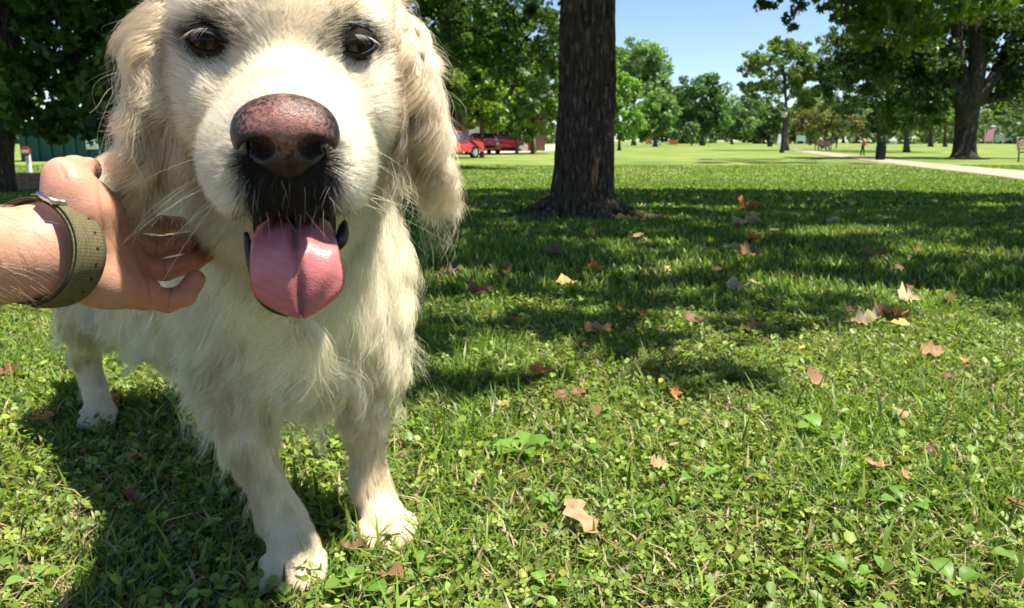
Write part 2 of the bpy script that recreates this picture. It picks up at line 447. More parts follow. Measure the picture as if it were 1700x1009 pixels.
# ------------------------------------------------------------------ trees
M_LEAF = leaf_mat('tree_leaves', 0.42, 0.42, 0.4)

def bark_mat(name, dark, light, scale=6.0):
    m = bpy.data.materials.new(name); m.use_nodes = True
    N = m.node_tree.nodes; L = m.node_tree.links; b = N['Principled BSDF']
    tc = N.new('ShaderNodeTexCoord'); mp = N.new('ShaderNodeMapping'); mp.inputs['Scale'].default_value = (scale, scale, scale*0.30); L.new(tc.outputs['Object'], mp.inputs[0])
    n1 = N.new('ShaderNodeTexNoise'); n1.inputs['Scale'].default_value = 4.0; n1.inputs['Detail'].default_value = 9; n1.inputs['Roughness'].default_value = 0.65; L.new(mp.outputs[0], n1.inputs['Vector'])
    v = N.new('ShaderNodeTexVoronoi'); v.feature = 'DISTANCE_TO_EDGE'; v.inputs['Scale'].default_value = 3.2
    ad = N.new('ShaderNodeVectorMath'); ad.operation = 'MULTIPLY_ADD'; ad.inputs[1].default_value = (0.5, 0.5, 0.5); L.new(n1.outputs['Color'], ad.inputs[0]); L.new(mp.outputs[0], ad.inputs[2]); L.new(ad.outputs[0], v.inputs['Vector'])
    rp_ = N.new('ShaderNodeValToRGB'); rp_.color_ramp.elements[0].position = 0.3; rp_.color_ramp.elements[0].color = (*dark, 1); rp_.color_ramp.elements[1].position = 0.72; rp_.color_ramp.elements[1].color = (*light, 1)
    L.new(n1.outputs[0], rp_.inputs[0]); L.new(rp_.outputs[0], b.inputs['Base Color'])
    mr = N.new('ShaderNodeMapRange'); mr.inputs[2].default_value = 0.22; L.new(v.outputs['Distance'], mr.inputs[0])
    mu = N.new('ShaderNodeMath'); mu.operation = 'MULTIPLY_ADD'; mu.inputs[1].default_value = 0.6; L.new(n1.outputs[0], mu.inputs[0]); L.new(mr.outputs[0], mu.inputs[2])
    bp = N.new('ShaderNodeBump'); bp.inputs['Strength'].default_value = 1.0; bp.inputs['Distance'].default_value = 0.035; L.new(mu.outputs[0], bp.inputs['Height']); L.new(bp.outputs[0], b.inputs['Normal'])
    b.inputs['Roughness'].default_value = 0.9; b.inputs['Specular IOR Level'].default_value = 0.15
    return m
M_BARK = bark_mat('bark_dark', (0.045, 0.031, 0.020), (0.28, 0.20, 0.135), 9.0)
M_BARK2 = bark_mat('bark_grey', (0.05, 0.042, 0.034), (0.20, 0.17, 0.14), 3.0)

def bend(P, n=8, wob=0.0, r=None):
    P = np.asarray(P, float); t = np.linspace(0, len(P)-1, n)
    Q_ = np.stack([np.interp(t, range(len(P)), P[:, d]) for d in range(3)], 1)
    for _ in range(2): Q_[1:-1] = 0.25*Q_[:-2]+0.5*Q_[1:-1]+0.25*Q_[2:]
    if wob and r is not None: Q_[1:-1] += r.normal(0, wob, (n-2, 3))
    return Q_

def leaf_cloud(cen, rad, n, size, color, r, var=0.30, up=0.5, lobed=False):
    """n leaves spread about clump centres cen (m,3) with radii rad"""
    k = r.integers(0, len(cen), n)
    g = r.normal(0, 1, (n, 3)); g = g/np.maximum(np.linalg.norm(g, axis=1, keepdims=True), 1e-6)*r.uniform(0.15, 1, (n, 1))**0.5
    P = cen[k]+g*rad[k][:, None]*np.array([1, 1, 0.75])
    nr = nrm(r.normal(0, 1, (n, 3))*0.75+g*0.5+np.array([0, 0, up])); d = nrm(np.cross(nr, r.normal(0, 1, (n, 3)))+np.array([0, 0, -0.25])); s = nrm(np.cross(nr, d))
    S_ = (size*r.uniform(0.6, 1.35, n))[:, None]
    tone = np.clip(1+var*r.normal(0, 1, (n, 1)), 0.35, 2.0)*np.clip(1+0.22*r.normal(0, 1, (len(cen), 1)), 0.55, 1.6)[k]
    c = np.asarray(color)*tone+np.array([0.02, 0.012, 0])*np.abs(r.normal(0, 1, (n, 1)))*tone
    if not lobed:
        V = np.stack([P-d*S_*0.5, P+s*S_*0.34+nr*S_*0.06, P+d*S_*0.55, P-s*S_*0.34+nr*S_*0.06], 1).reshape(-1, 3)
        k = np.arange(n)*4
        return V, np.stack([k, k+1, k+2, k+3], 1), None, np.repeat(c, 4, 0)
    ang = np.array([0, 22, 40, 62, 88, 112, 150, 180, 210, 248, 272, 298, 320, 338])*np.pi/180
    rr = np.array([1.0, .50, .80, .46, .78, .40, .35, .12, .35, .40, .78, .46, .80, .50])*0.62
    ring_ = [P+(np.cos(a)*q*d+np.sin(a)*q*s)*S_-nr*S_*0.12*q*q for a, q in zip(ang, rr)]
    m = len(ang); V = np.stack([P]+ring_, 1).reshape(-1, 3); b = (np.arange(n)*(m+1))[:, None]; j = np.arange(m)[None]
    T = np.stack([np.broadcast_to(b, (n, m)).ravel(), (b+1+j).ravel(), (b+1+(j+1) % m).ravel()], 1)
    return V, None, T, np.repeat(c, m+1, 0)

LD = 1.7
def tree(name, label, base, trunk, r0, crowns, nclump, nleaf, size, color, seed, cr=0.5, limbs=6, bark=None, group=None, taper=0.55, flare=1.55, var=0.30, extra=None):
    """trunk: list of points above base; crowns: list of (centre, radii) offsets from base"""
    r = np.random.default_rng(seed); base = np.asarray(base, float); nleaf = int(nleaf*LD); size = size*1.15; nclump = int(nclump*1.3); color = np.asarray(color)*1.35
    root = empty(name, base); tag(root, label, 'tree', group)
    m = MB(); P = bend([(0, 0, -0.06)]+trunk, 12); hts = np.linspace(0, 1, 12)
    rad = r0*(1-(1-taper)*hts); rad[0] = r0*flare; rad[1] = r0*(1+(flare-1)*0.22)
    m.tube(P, rad, 12)
    tot = sum(np.prod(c[1])**(1/1.5) for c in crowns)
    cens = []
    for c, R in crowns:
        n = max(3, int(nclump*np.prod(R)**(1/1.5)/tot)); g = nrm(r.normal(0, 1, (n, 3)))*r.uniform(0.25, 1.0, (n, 1))**0.45
        cens.append(np.asarray(c)+g*np.asarray(R))
    cens = np.concatenate(cens)
    for q in range(limbs):
        tgt = cens[r.integers(len(cens))]; s0 = P[r.integers(6, 12)]
        m.tube(bend([s0, s0+(tgt-s0)*0.45+np.array([0, 0, 0.12*np.linalg.norm(tgt-s0)]), tgt], 7), np.linspace(r0*0.42, r0*0.06, 7), 7)
    m.build('trunk', bark or M_BARK, root, True)
    parts = [leaf_cloud(cens, cr*r.uniform(0.6, 1.3, len(cens)), nleaf, size, color, r, var)]
    if extra: parts += extra
    V, F, C = merge(parts)
    link('crown', mesh_np('crown', V, F, False, C), M_LEAF, root)
    return root

# ---- the near trunk behind the dog and an unseen canopy shaped to shade the lawn
cot = 1/math.tan(SUN_EL)
Bx = [-600, 0, 120, 330, 640, 720, 790, 830, 900, 960, 1050, 1150, 1280, 1320, 1400, 1480, 1560, 1700, 2300]
By = [ 500, 515, 545, 600, 655, 668, 640, 580, 555, 590, 655, 672, 650, 560, 510, 490, 530, 545, 560]
lit = [(850, 605, 70, 40), (1395, 388, 120, 11), (1145, 446, 45, 9), (1250, 470, 60, 12), (760, 352, 40, 6), (1560, 420, 90, 8), (1640, 345, 70, 4), (1100, 345, 90, 4), (930, 480, 35, 9), (1000, 410, 60, 6), (1450, 450, 60, 10), (1230, 520, 40, 14)]
r = np.random.default_rng(8)
NC = 10500
gy = np.sqrt(r.uniform(0.9**2, 11.8**2, NC)); gx = r.uniform(-1, 1, NC)*(0.85*gy+2.2)+0.2
px_, py_, dd_ = to_px(np.stack([gx, gy, zg(gy)], 1))
ok = (py_ < np.interp(px_, Bx, By)-6/np.maximum(gy, 1)) & (py_ > np.interp(px_, [600, 900, 1200, 1700], [292, 303, 313, 330])+7*noise2(gx, gy, 0.9, 77))
for lx, ly, rx, ry in lit: ok &= ((px_-lx)/rx)**2+((py_-ly)/ry)**2 > 1
ok &= (noise2(gx, gy, 3.2, 61)+0.6*noise2(gx, gy, 8.0, 62)) < 0.80
gx, gy = gx[ok], gy[ok]; zc = r.uniform(3.3, 6.8, len(gx))
cen = np.stack([gx+zc*cot*SUN_XY[0], gy+zc*cot*SUN_XY[1], zc], 1)  # leaf clumps set sunward of the wanted shade on the lawn
mine = cen[:, 0] < 4.3
base = G(960, 362); base[2] -= 0.0
oak = empty('tree', base); tag(oak, 'large dark tree trunk with flared roots standing on the shaded lawn', 'tree')
def trunk_mesh():
    n, mz = 120, 74; V = []
    rr_ = np.random.default_rng(3); ph = rr_.uniform(0, 6.28, 9)
    for z in np.concatenate([np.linspace(-0.08, 0.6, 28), np.linspace(0.65, 4.4, mz-28)]):
        cx = 0.020*z*1.0+0.02*math.sin(z*2.1); rz = 0.184+0.014*math.sin(z*1.7+1)-0.012*max(0, z-1.5)
        for k in range(n):
            a = 2*np.pi*k/n; fl = math.exp(-max(z, 0)/0.14)
            lobe = 1+fl*(0.34+0.30*max(0, math.cos(5*a+ph[0]))**2+0.18*math.cos(3*a+ph[1]))
            ridge = 0.010*abs(math.sin(11*a+1.8*math.sin(z*2.3+ph[2])+0.8*math.sin(z*7+3*a)))**0.6+0.006*math.sin(26*a+ph[3]+3*math.sin(z*3.7)+math.sin(z*11))+0.010*math.sin(3*a+z*1.3+ph[4])+0.004*math.sin(41*a+z*9+2*math.sin(5*a))-0.008
            V.append((cx+(rz*lobe+ridge)*math.cos(a), (rz*lobe+ridge)*math.sin(a), z))
    i, j = np.meshgrid(np.arange(mz-1), np.arange(n), indexing='ij'); k = (i*n+j).ravel(); k2 = (i*n+(j+1) % n).ravel()
    return np.array(V), np.stack([k, k2, k2+n, k+n], 1)
Vt, Qt = trunk_mesh()
m = MB(); m.add(Vt, Qt)
# surface roots
for a_, L_ in ((-0.35, 0.55), (-1.15, 0.40), (-2.3, 0.50), (-2.9, 0.60), (0.5, 0.5), (2.0, 0.5)):
    d = np.array([math.cos(a_), math.sin(a_), 0]); s_ = np.array([-d[1], d[0], 0])
    m.tube(bend([d*0.20+[0, 0, 0.10], d*0.34+[0, 0, 0.03], d*(0.34+L_*0.5)+s_*0.04+[0, 0, -0.002], d*(0.3+L_)+s_*0.02+[0, 0, -0.03]], 9), np.linspace(0.075, 0.012, 9), 9)
for q in range(16):
    t_ = cen[mine][r.integers(mine.sum())]-base; s0 = np.array([0.08, 0, r.uniform(2.6, 4.3)])
    m.tube(bend([s0, s0+(t_-s0)*0.4+[0, 0, 0.5], t_], 8), np.linspace(0.11, 0.015, 8), 7)
m.build('trunk', M_BARK, oak, True)
cA = cen[mine]-base
V, F, C = merge([leaf_cloud(cA, np.full(len(cA), 0.20), len(cA)*14, 0.145, (0.060, 0.125, 0.022), r)])
link('crown', mesh_np('crown', V, F, False, C), M_LEAF, oak)

# ---- the tree just out of the picture on the right: only its low sprays of maple leaves show
b2 = np.array([8.6, 8.5, float(zg(8.5))]); maple = empty('tree', b2); tag(maple, 'near maple whose low sprays of lobed leaves hang into the sky at the top', 'tree')
m = MB(); m.tube(bend([(0, 0, -0.05), (0, 0, 2), (-0.1, 0.1, 5.2)], 10), np.linspace(0.33, 0.16, 10), 14)
cB = cen[~mine]-b2  # its share of the unseen clumps shaped for the lawn shade
for q in range(12):
    t_ = cB[r.integers(len(cB))]; s0 = np.array([0, 0, r.uniform(2.2, 5)]); m.tube(bend([s0, s0+(t_-s0)*0.45+[0, 0, 0.4], t_], 8), np.linspace(0.10, 0.012, 8), 7)
sprays = []
for px, py, d_, n_, rad_ in ((1262, 8, 8.6, 16, .10), (1285, 4, 8.6, 12, .08), (1310, 26, 8.6, 16, .09), (1330, 10, 8.7, 14, .09), (1352, -6, 8.8, 16, .12), (1316, 44, 8.6, 8, .05), (1366, 10, 9.2, 12, .08), (1392, 28, 9.4, 18, .12), (1380, 6, 9.3, 14, .10)):
    sprays.append((at(px, py, d_)-b2, rad_, n_))
lf = [leaf_cloud(np.array([c]), np.array([q]), n_, 0.105, (0.045, 0.10, 0.018), r, 0.25, 0.2, True) for c, q, n_ in sprays]
for px, py, d_, n_, rad_ in ((1420, 20, 9.6, 150, .28), (1470, 12, 9.8, 220, .32), (1520, 30, 9.8, 160, .28), (1560, 8, 10, 220, .34), (1610, 2, 10, 220, .34), (1440, 60, 9.8, 120, .26), (1500, 70, 10, 70, .2), (1405, -10, 9.6, 90, .22), (1545, 55, 10, 60, .16), (1650, -10, 10, 150, .3)):
    lf.append(leaf_cloud(np.array([at(px, py, d_)-b2]), np.array([rad_]), n_, 0.12, (0.115, 0.185, 0.018), r, 0.28, 0.3, True))  # yellow-green colour stands for sun on these sprays of the same tree
stem0 = at(1700, -160, 9.6)-b2
m.tube(bend([(0, 0, 3.2), stem0, at(1500, -60, 9.4)-b2, at(1400, -40, 9.0)-b2, at(1340, -18, 8.7)-b2, at(1265, -4, 8.6)-b2], 14), np.linspace(0.07, 0.004, 14), 7)
for px, py, d_ in ((1316, 40, 8.6), (1352, 4, 8.8), (1392, 26, 9.4), (1440, 50, 9.8), (1520, 40, 9.8)):
    m.tube(bend([at(px+25, -45, d_)-b2, at(px+8, py-30, d_)-b2, at(px, py, d_)-b2], 6), np.linspace(0.012, 0.003, 6), 5)
m.build('trunk', M_BARK, maple, True)
if len(cB): lf.append(leaf_cloud(cB, np.full(len(cB), 0.20), len(cB)*14, 0.145, (0.060, 0.125, 0.022), r))
V, F, C = merge(lf); link('crown', mesh_np('crown', V, F, False, C), M_LEAF, maple)

def T(px, py):                       # base on the lawn
    return G(px, py)
def off(base, px, py, k=1.0):        # offset from a base to a point seen at that pixel at the base's distance (times k)
    d = ((base-CAM)@F_)*k
    return at(px, py, d)-base
def rpx(base, rx, ry, depth=1.0, k=1.0):
    d = ((base-CAM)@F_)*k/FPX
    return np.array([rx*d, rx*d*depth, ry*d])

GREEN = (0.055, 0.115, 0.022); DARK = (0.032, 0.075, 0.018); LIME = (0.13, 0.21, 0.030); FAR = (0.09, 0.15, 0.06)
# left: big tree behind the arm
b = T(-12, 322)
tree('tree', 'dark leafy tree behind the arm at the picture\'s left edge', b, [off(b, 0, 220), off(b, 14, 120), off(b, 10, -80), off(b, 0, -220)], 0.19,
     [(off(b, 40, 60), rpx(b, 230, 110, .8)), (off(b, 190, 40), rpx(b, 170, 120, .8)), (off(b, 120, 150), rpx(b, 170, 55, .7)), (off(b, 130, 200), rpx(b, 95, 26, .6)), (off(b, 40, -120), rpx(b, 360, 120, .8)), (off(b, 20, 20), rpx(b, 120, 60, .6))], 260, 21000, 0.11, (0.080, 0.145, 0.030), 101, 0.26, 10)
b = T(300, 296)
tree('tree', 'dense dark tree directly behind the dog\'s head', b, [off(b, 300, 220), off(b, 306, 120), off(b, 300, -100)], 0.20,
     [(off(b, 300, 30), rpx(b, 210, 120, .7)), (off(b, 230, 130), rpx(b, 110, 80, .7)), (off(b, 420, -40), rpx(b, 260, 120, .7))], 170, 9000, 0.15, DARK, 102, 0.42, 8)
b = T(648, 282)
tree('tree', 'dark broad tree right of the dog\'s head with low drooping boughs', b, [off(b, 648, 200), off(b, 655, 110), off(b, 660, -60)], 0.22,
     [(off(b, 700, 20), rpx(b, 180, 90, .7)), (off(b, 820, 10), rpx(b, 120, 80, .6)), (off(b, 750, 110), rpx(b, 120, 70, .6)), (off(b, 850, 110), rpx(b, 75, 80, .6)), (off(b, 640, -80), rpx(b, 300, 90, .7))], 260, 16000, 0.15, (0.042, 0.090, 0.018), 103, 0.36, 12)
b = T(800, 262)
tree('tree', 'lime green young tree beside the red cars', b, [off(b, 800, 215), off(b, 798, 160)], 0.10, [(off(b, 795, 165), rpx(b, 38, 50)), (off(b, 770, 150), rpx(b, 25, 30)), (off(b, 815, 190), rpx(b, 20, 22))], 60, 3400, 0.20, LIME, 104, 0.40, 6)
b = T(884, 256)
tree('tree', 'lime green young tree left of the big trunk', b, [off(b, 884, 210), off(b, 882, 150)], 0.11, [(off(b, 875, 185), rpx(b, 42, 48)), (off(b, 905, 150), rpx(b, 40, 45)), (off(b, 860, 205), rpx(b, 24, 22))], 60, 3600, 0.24, (0.115, 0.20, 0.030), 105, 0.5, 6)
b = T(760, 256)
tree('tree', 'tall shaded tree standing behind the red cars', b, [off(b, 760, 180), off(b, 765, 60)], 0.26, [(off(b, 750, 90), rpx(b, 120, 110)), (off(b, 860, 60), rpx(b, 110, 90)), (off(b, 690, 120), rpx(b, 70, 80))], 150, 8500, 0.34, DARK, 106, 0.9, 8)
# right of the trunk
def far_tree(label, px, base_y, crowns, n, size, color, seed, r0=0.2, cr=0.8, trunk_top=None, group='trees at the far side of the lawn', limbs=6, bark=M_BARK2):
    b = T(px, base_y); ty = trunk_top or crowns[0][1]; color = np.asarray(color)*1.25+np.array([0.008, 0.010, 0.012])  # far leaf colour lifted to carry sunlit haze
    return tree('tree', label, b, [off(b, px, (base_y+ty)/2), off(b, crowns[0][0], ty)], r0, [(off(b, cx, cy), rpx(b, rx, ry, 0.8)) for cx, cy, rx, ry in crowns], max(20, n//60), n, size, color, seed, cr, limbs, bark, group)
far_tree('bright green bushy tree touching the big trunk\'s right side', 1028, 250, [(1022, 170, 40, 62), (1040, 205, 30, 28), (1008, 120, 30, 40)], 5200, 0.26, (0.115, 0.21, 0.035), 110, 0.13, 0.55)
far_tree('tall airy pale green tree right of the big trunk', 1052, 241.5, [(1060, 105, 48, 36), (1040, 130, 45, 50), (1085, 130, 30, 40), (1100, 160, 20, 30)], 5200, 0.62, (0.10, 0.165, 0.06), 111, 0.35, 1.5)
far_tree('rounded mid green tree before the tall pale one', 1088, 243.5, [(1088, 195, 34, 40), (1100, 180, 24, 28), (1070, 210, 26, 28)], 4600, 0.42, (0.085, 0.155, 0.035), 112, 0.3, 0.95)
far_tree('dark domed tree at the centre of the far tree line', 1166, 241.5, [(1165, 165, 45, 46), (1150, 195, 30, 30), (1185, 190, 30, 34)], 5200, 0.55, (0.045, 0.105, 0.032), 113, 0.35, 1.2)
far_tree('small round tree below the dark domed tree', 1148, 242, [(1148, 215, 12, 12)], 900, 0.35, (0.075, 0.13, 0.05), 114, 0.12, 0.6, limbs=3)
far_tree('green tree between the dark dome and the airy tree', 1215, 239.6, [(1212, 190, 30, 30), (1232, 205, 26, 26), (1200, 212, 22, 20)], 3200, 0.6, FAR, 115, 0.3, 1.4)
far_tree('dark green tree behind the lamp post', 1262, 238.8, [(1262, 175, 36, 40), (1248, 205, 30, 28), (1290, 205, 36, 26)], 4200, 0.6, (0.050, 0.105, 0.032), 116, 0.3, 1.5)
b = T(1306, 250)
tree('tree', 'tall open airy tree with pale leaves behind the lamp post', b, [off(b, 1306, 200), off(b, 1304, 150), off(b, 1300, 100)], 0.17, [(off(b, 1295, 110), rpx(b, 62, 42)), (off(b, 1255, 130), rpx(b, 30, 35)), (off(b, 1335, 135), rpx(b, 32, 45)), (off(b, 1310, 80), rpx(b, 40, 20))], 150, 5200, 0.26, (0.100, 0.165, 0.045), 117, 0.40, 22, M_BARK2)
far_tree('yellowish green tree just right of the airy tree', 1345, 241, [(1345, 185, 26, 34), (1335, 150, 22, 30), (1355, 210, 26, 20)], 3200, 0.42, (0.12, 0.165, 0.035), 118, 0.2, 0.9)
b = T(1366, 246)
tree('tree', 'low spreading tree with brownish foliage beside the path', b, [off(b, 1370, 228), off(b, 1372, 210)], 0.17, [(off(b, 1365, 195), rpx(b, 48, 18)), (off(b, 1385, 180), rpx(b, 30, 16)), (off(b, 1405, 205), rpx(b, 24, 18)), (off(b, 1340, 205), rpx(b, 26, 14))], 90, 5200, 0.22, (0.105, 0.112, 0.042), 119, 0.5, 8)
b = T(1432, 244)
tree('tree', 'small weeping pale green tree behind the litter bin', b, [off(b, 1432, 222), off(b, 1432, 200)], 0.10, [(off(b, 1430, 207), rpx(b, 18, 17)), (off(b, 1445, 205), rpx(b, 14, 14))], 36, 2000, 0.22, (0.13, 0.16, 0.045), 120, 0.4, 5)
b = T(1460, 250)
tree('tree', 'dark tree rising right behind the litter bin', b, [off(b, 1458, 200), off(b, 1455, 120)], 0.20, [(off(b, 1440, 130), rpx(b, 85, 70)), (off(b, 1400, 100), rpx(b, 55, 60)), (off(b, 1480, 190), rpx(b, 55, 30))], 170, 10500, 0.24, (0.036, 0.085, 0.018), 121, 0.6, 9)
b = T(1505, 253)
tree('tree', 'sturdy grey tree between the bin and the big branching tree', b, [off(b, 1505, 190), off(b, 1508, 120)], 0.20, [(off(b, 1510, 120), rpx(b, 80, 70)), (off(b, 1545, 190), rpx(b, 45, 24)), (off(b, 1490, 185), rpx(b, 40, 26))], 140, 8500, 0.24, (0.050, 0.105, 0.020), 122, 0.6, 8, M_BARK2)
b = T(1545, 243.5)
tree('tree', 'far tree left of the big branching tree, flared base', b, [off(b, 1545, 215), off(b, 1546, 190)], 0.30, [(off(b, 1545, 185), rpx(b, 40, 28)), (off(b, 1520, 195), rpx(b, 28, 20))], 50, 3000, 0.34, (0.085, 0.15, 0.028), 123, 0.9, 4)
b = T(1569, 243.5)
tree('tree', 'thin far tree close beside the big branching tree', b, [off(b, 1569, 215), off(b, 1570, 190)], 0.24, [(off(b, 1572, 180), rpx(b, 32, 28))], 36, 2200, 0.34, (0.075, 0.135, 0.025), 124, 0.9, 4)
# the big branching tree
b = T(1600, 263.5)
r9 = np.random.default_rng(909)
big = empty('tree', b); tag(big, 'big tree with a thick flared trunk and spreading boughs beside the path', 'tree')
m = MB(); P = bend([(0, 0, -0.08), off(b, 1600, 262), off(b, 1601, 250), off(b, 1603, 215), off(b, 1607, 175), off(b, 1608, 140)], 14)
dB = (b-CAM)@F_/FPX
m.tube(P, np.array([44, 33, 25, 21, 19, 18, 17.5, 17, 17, 17.5, 19, 20, 19, 16])*dB, 18)
for pts, w0, w1 in (([(1604, 178), (1585, 155), (1567, 135), (1545, 70), (1520, -40)], 15, 6), ([(1606, 175), (1622, 110), (1615, 40), (1610, -80)], 17, 8), ([(1610, 180), (1630, 168), (1665, 158), (1710, 148), (1780, 140)], 11, 5), ([(1612, 172), (1640, 145), (1665, 110), (1700, 60), (1760, 0)], 12, 5), ([(1600, 150), (1590, 90), (1580, 30), (1575, -60)], 12, 5), ([(1610, 150), (1640, 60), (1650, -40)], 12, 5)):
    m.tube(bend([off(b, *p)+np.array([0, r9.uniform(-.5, .5)*(i_ > 0)*i_, 0]) for i_, p in enumerate(pts)], 12), np.linspace(w0, w1, 12)*dB, 9)
m.build('trunk', bark_mat('bark_big', (0.022, 0.018, 0.014), (0.10, 0.085, 0.065), 2.5), big, True)
cw = []
for cx, cy, rx, ry, n in ((1480, 60, 80, 60, 60), (1540, 110, 60, 45, 40), (1660, 60, 60, 60, 50), (1720, 110, 50, 50, 30), (1600, 10, 140, 60, 70), (1690, 150, 30, 20, 10), (1530, 165, 50, 18, 16), (1430, 110, 45, 45, 22)):
    g = nrm(r9.normal(0, 1, (n, 3)))*r9.uniform(0.2, 1, (n, 1))**0.45; cw.append(off(b, cx, cy)+g*rpx(b, rx, ry, 1.1))
cw = np.concatenate(cw)
gq = np.array([G(1310+150*u, 268+4.5*v) for u, v in r9.uniform(-1, 1, (70, 2))]); zq = r9.uniform(6.8, 9.5, 70)  # unseen high clumps added to cast a shade band across the lawn
cw = np.concatenate([cw, gq+np.stack([zq*cot*SUN_XY[0], zq*cot*SUN_XY[1], zq], 1)-b])
V, F, C = merge([leaf_cloud(cw, 0.60*r9.uniform(0.6, 1.3, len(cw)), 34000, 0.24, (0.038, 0.085, 0.022), r9)])
link('crown', mesh_np('crown', V, F, False, C), M_LEAF, big)
far_tree('pale green tree beyond the big branching tree, nearest it', 1665, 237.6, [(1650, 190, 30, 28), (1680, 165, 34, 34), (1640, 205, 22, 16)], 3400, 0.8, (0.12, 0.165, 0.05), 126, 0.4, 1.8)
far_tree('dark green far tree at the picture\'s right edge', 1712, 237.4, [(1700, 180, 30, 45), (1725, 190, 36, 40)], 3200, 0.8, (0.05, 0.10, 0.035), 127, 0.4, 1.8)
# farther rows closing the view
rr = np.random.default_rng(17)
sp = [(700, 120), (905, 95), (960, 110), (1120, 170), (1185, 175), (1235, 185), (1290, 180), (1340, 175), (1400, 160), (1470, 165), (1530, 185), (1590, 190), (1640, 195), (1690, 185), (1750, 180), (600, 100), (480, 110), (360, 120), (250, 130), (130, 150), (40, 150), (-60, 140)]
where = ['behind the red cars', 'behind the lime tree by the trunk', 'behind the big trunk', 'left of the dark dome', 'just behind the dark dome', 'right of the dark dome', 'behind the lamp post', 'behind the brownish tree', 'behind the weeping tree', 'behind the litter bin', 'behind the two far flared trunks', 'behind the big branching trunk', 'behind the pink banner', 'behind the white van', 'past the right edge', 'behind the dog\'s ear on the right', 'behind the dog\'s head centre', 'behind the dog\'s eye on the left', 'behind the dog\'s left-hand ear', 'behind the green building', 'behind the left tree trunk', 'past the left edge']
for (px, ty), w in zip(sp, where):
    by = 237.0+rr.uniform(-0.4, 0.4); h = by-ty
    far_tree('hazy far tree of the closing row, '+w, px, by, [(px, by-h*0.55, 44, h*0.42), (px+rr.uniform(-25, 25), by-h*0.35, 36, h*0.28)], 1500, 1.5, np.array([0.055, 0.100, 0.036])*rr.uniform(0.75, 1.25), 200+px, 0.5, 3.0, group='far row of trees', limbs=3)

# the far wood that closes the view reads as one mass
r7 = np.random.default_rng(70); nw = 260
cw_ = np.stack([r7.uniform(-260, 330, nw), r7.uniform(205, 260, nw), r7.uniform(1.0, 9.0, nw)], 1); cw_[:, 2] += 5*np.abs(np.sin(cw_[:, 0]*0.05))*r7.uniform(0, 1, nw); cw_[:110, 2] = r7.uniform(-0.3, 2.5, 110)
V, F, C = merge([leaf_cloud(cw_, r7.uniform(3.5, 6.5, nw), 26000, 1.9, (0.075, 0.125, 0.05), r7)])
tag(link('treeline', mesh_np('treeline', V, F, False, C), M_LEAF), 'distant green wood closing the view behind the park', 'wood', kind='stuff')

# ------------------------------------------------------------------ buildings, cars and small things
M_BRICK = mat('brick_brown', (0.16, 0.085, 0.06), 0.9, 0.2, noise=0.25, nscale=3); M_STONE = mat('pale_stone', (0.48, 0.43, 0.38), 0.85, 0.2, noise=0.15, nscale=4)
M_TEAL = mat('teal_sheet', (0.018, 0.085, 0.075), 0.6, 0.3, noise=0.15, nscale=0.8); M_GLASS = mat('dark_glass', (0.03, 0.04, 0.05), 0.08, 0.6); M_WHITE = mat('white_paint', (0.75, 0.75, 0.74), 0.55, 0.4, noise=0.05)
M_ROOF = mat('roof_shingle', (0.07, 0.06, 0.055), 0.9, 0.2, noise=0.3, nscale=2); M_BLACK = mat('black_iron', (0.010, 0.010, 0.011), 0.45, 0.4); M_RED = mat('car_red', (0.52, 0.018, 0.022), 0.25, 0.5, coat=0.8)
M_TYRE = mat('tyre', (0.015, 0.015, 0.016), 0.8, 0.2); M_CHROME = mat('chrome', (0.65, 0.65, 0.66), 0.18, 0.5, 1.0); M_LAMP = mat('headlamp', (0.85, 0.83, 0.78), 0.1, 0.7); M_WOOD = mat('weathered_wood', (0.30, 0.22, 0.17), 0.85, 0.2, noise=0.25, nscale=10)

def building(name, label, px0, px1, base_y, top_y, k, wallm, roofm, roof_h, wins, depth=7, sill=True, extra=None):
    b0 = G(px0, base_y); b1 = G(px1, base_y); d = ((b0-CAM)@F_); s = d/FPX
    c = (b0+b1)/2; W = np.linalg.norm(b1-b0); Hh = (base_y-top_y)*s
    root = empty(name, c); tag(root, label, 'building')
    MB().box((0, depth/2, Hh/2-0.2), (W, depth, Hh+0.4)).build('wall', wallm, root)
    m = MB(); e = 0.5
    V = [(-W/2-e, -e, Hh), (W/2+e, -e, Hh), (W/2+e, depth+e, Hh), (-W/2-e, depth+e, Hh), (-W/2-e, depth/2, Hh+roof_h), (W/2+e, depth/2, Hh+roof_h)]
    m.add(V, [[0, 1, 5, 4], [2, 3, 4, 5], [3, 2, 1, 0]], [[0, 4, 3], [1, 2, 5]]); m.build('roof', roofm, root)
    for (u, z, w, h) in wins:
        x = (u-0.5)*W; f = MB()
        f.box((x, -0.03, z+h/2+0.04), (w+0.16, 0.10, 0.08)); f.box((x, -0.03, z-h/2-0.04), (w+0.2, 0.14, 0.08)); f.box((x-w/2-0.04, -0.03, z), (0.08, 0.10, h)); f.box((x+w/2+0.04, -0.03, z), (0.08, 0.10, h)); f.box((x, -0.02, z), (0.05, 0.06, h))
        fo = f.build('window_frame', M_WHITE, root)
        MB().box((x, -0.008, z), (w, 0.03, h)).build('pane', M_GLASS, fo)
    if extra: extra(root, W, Hh)
    return root
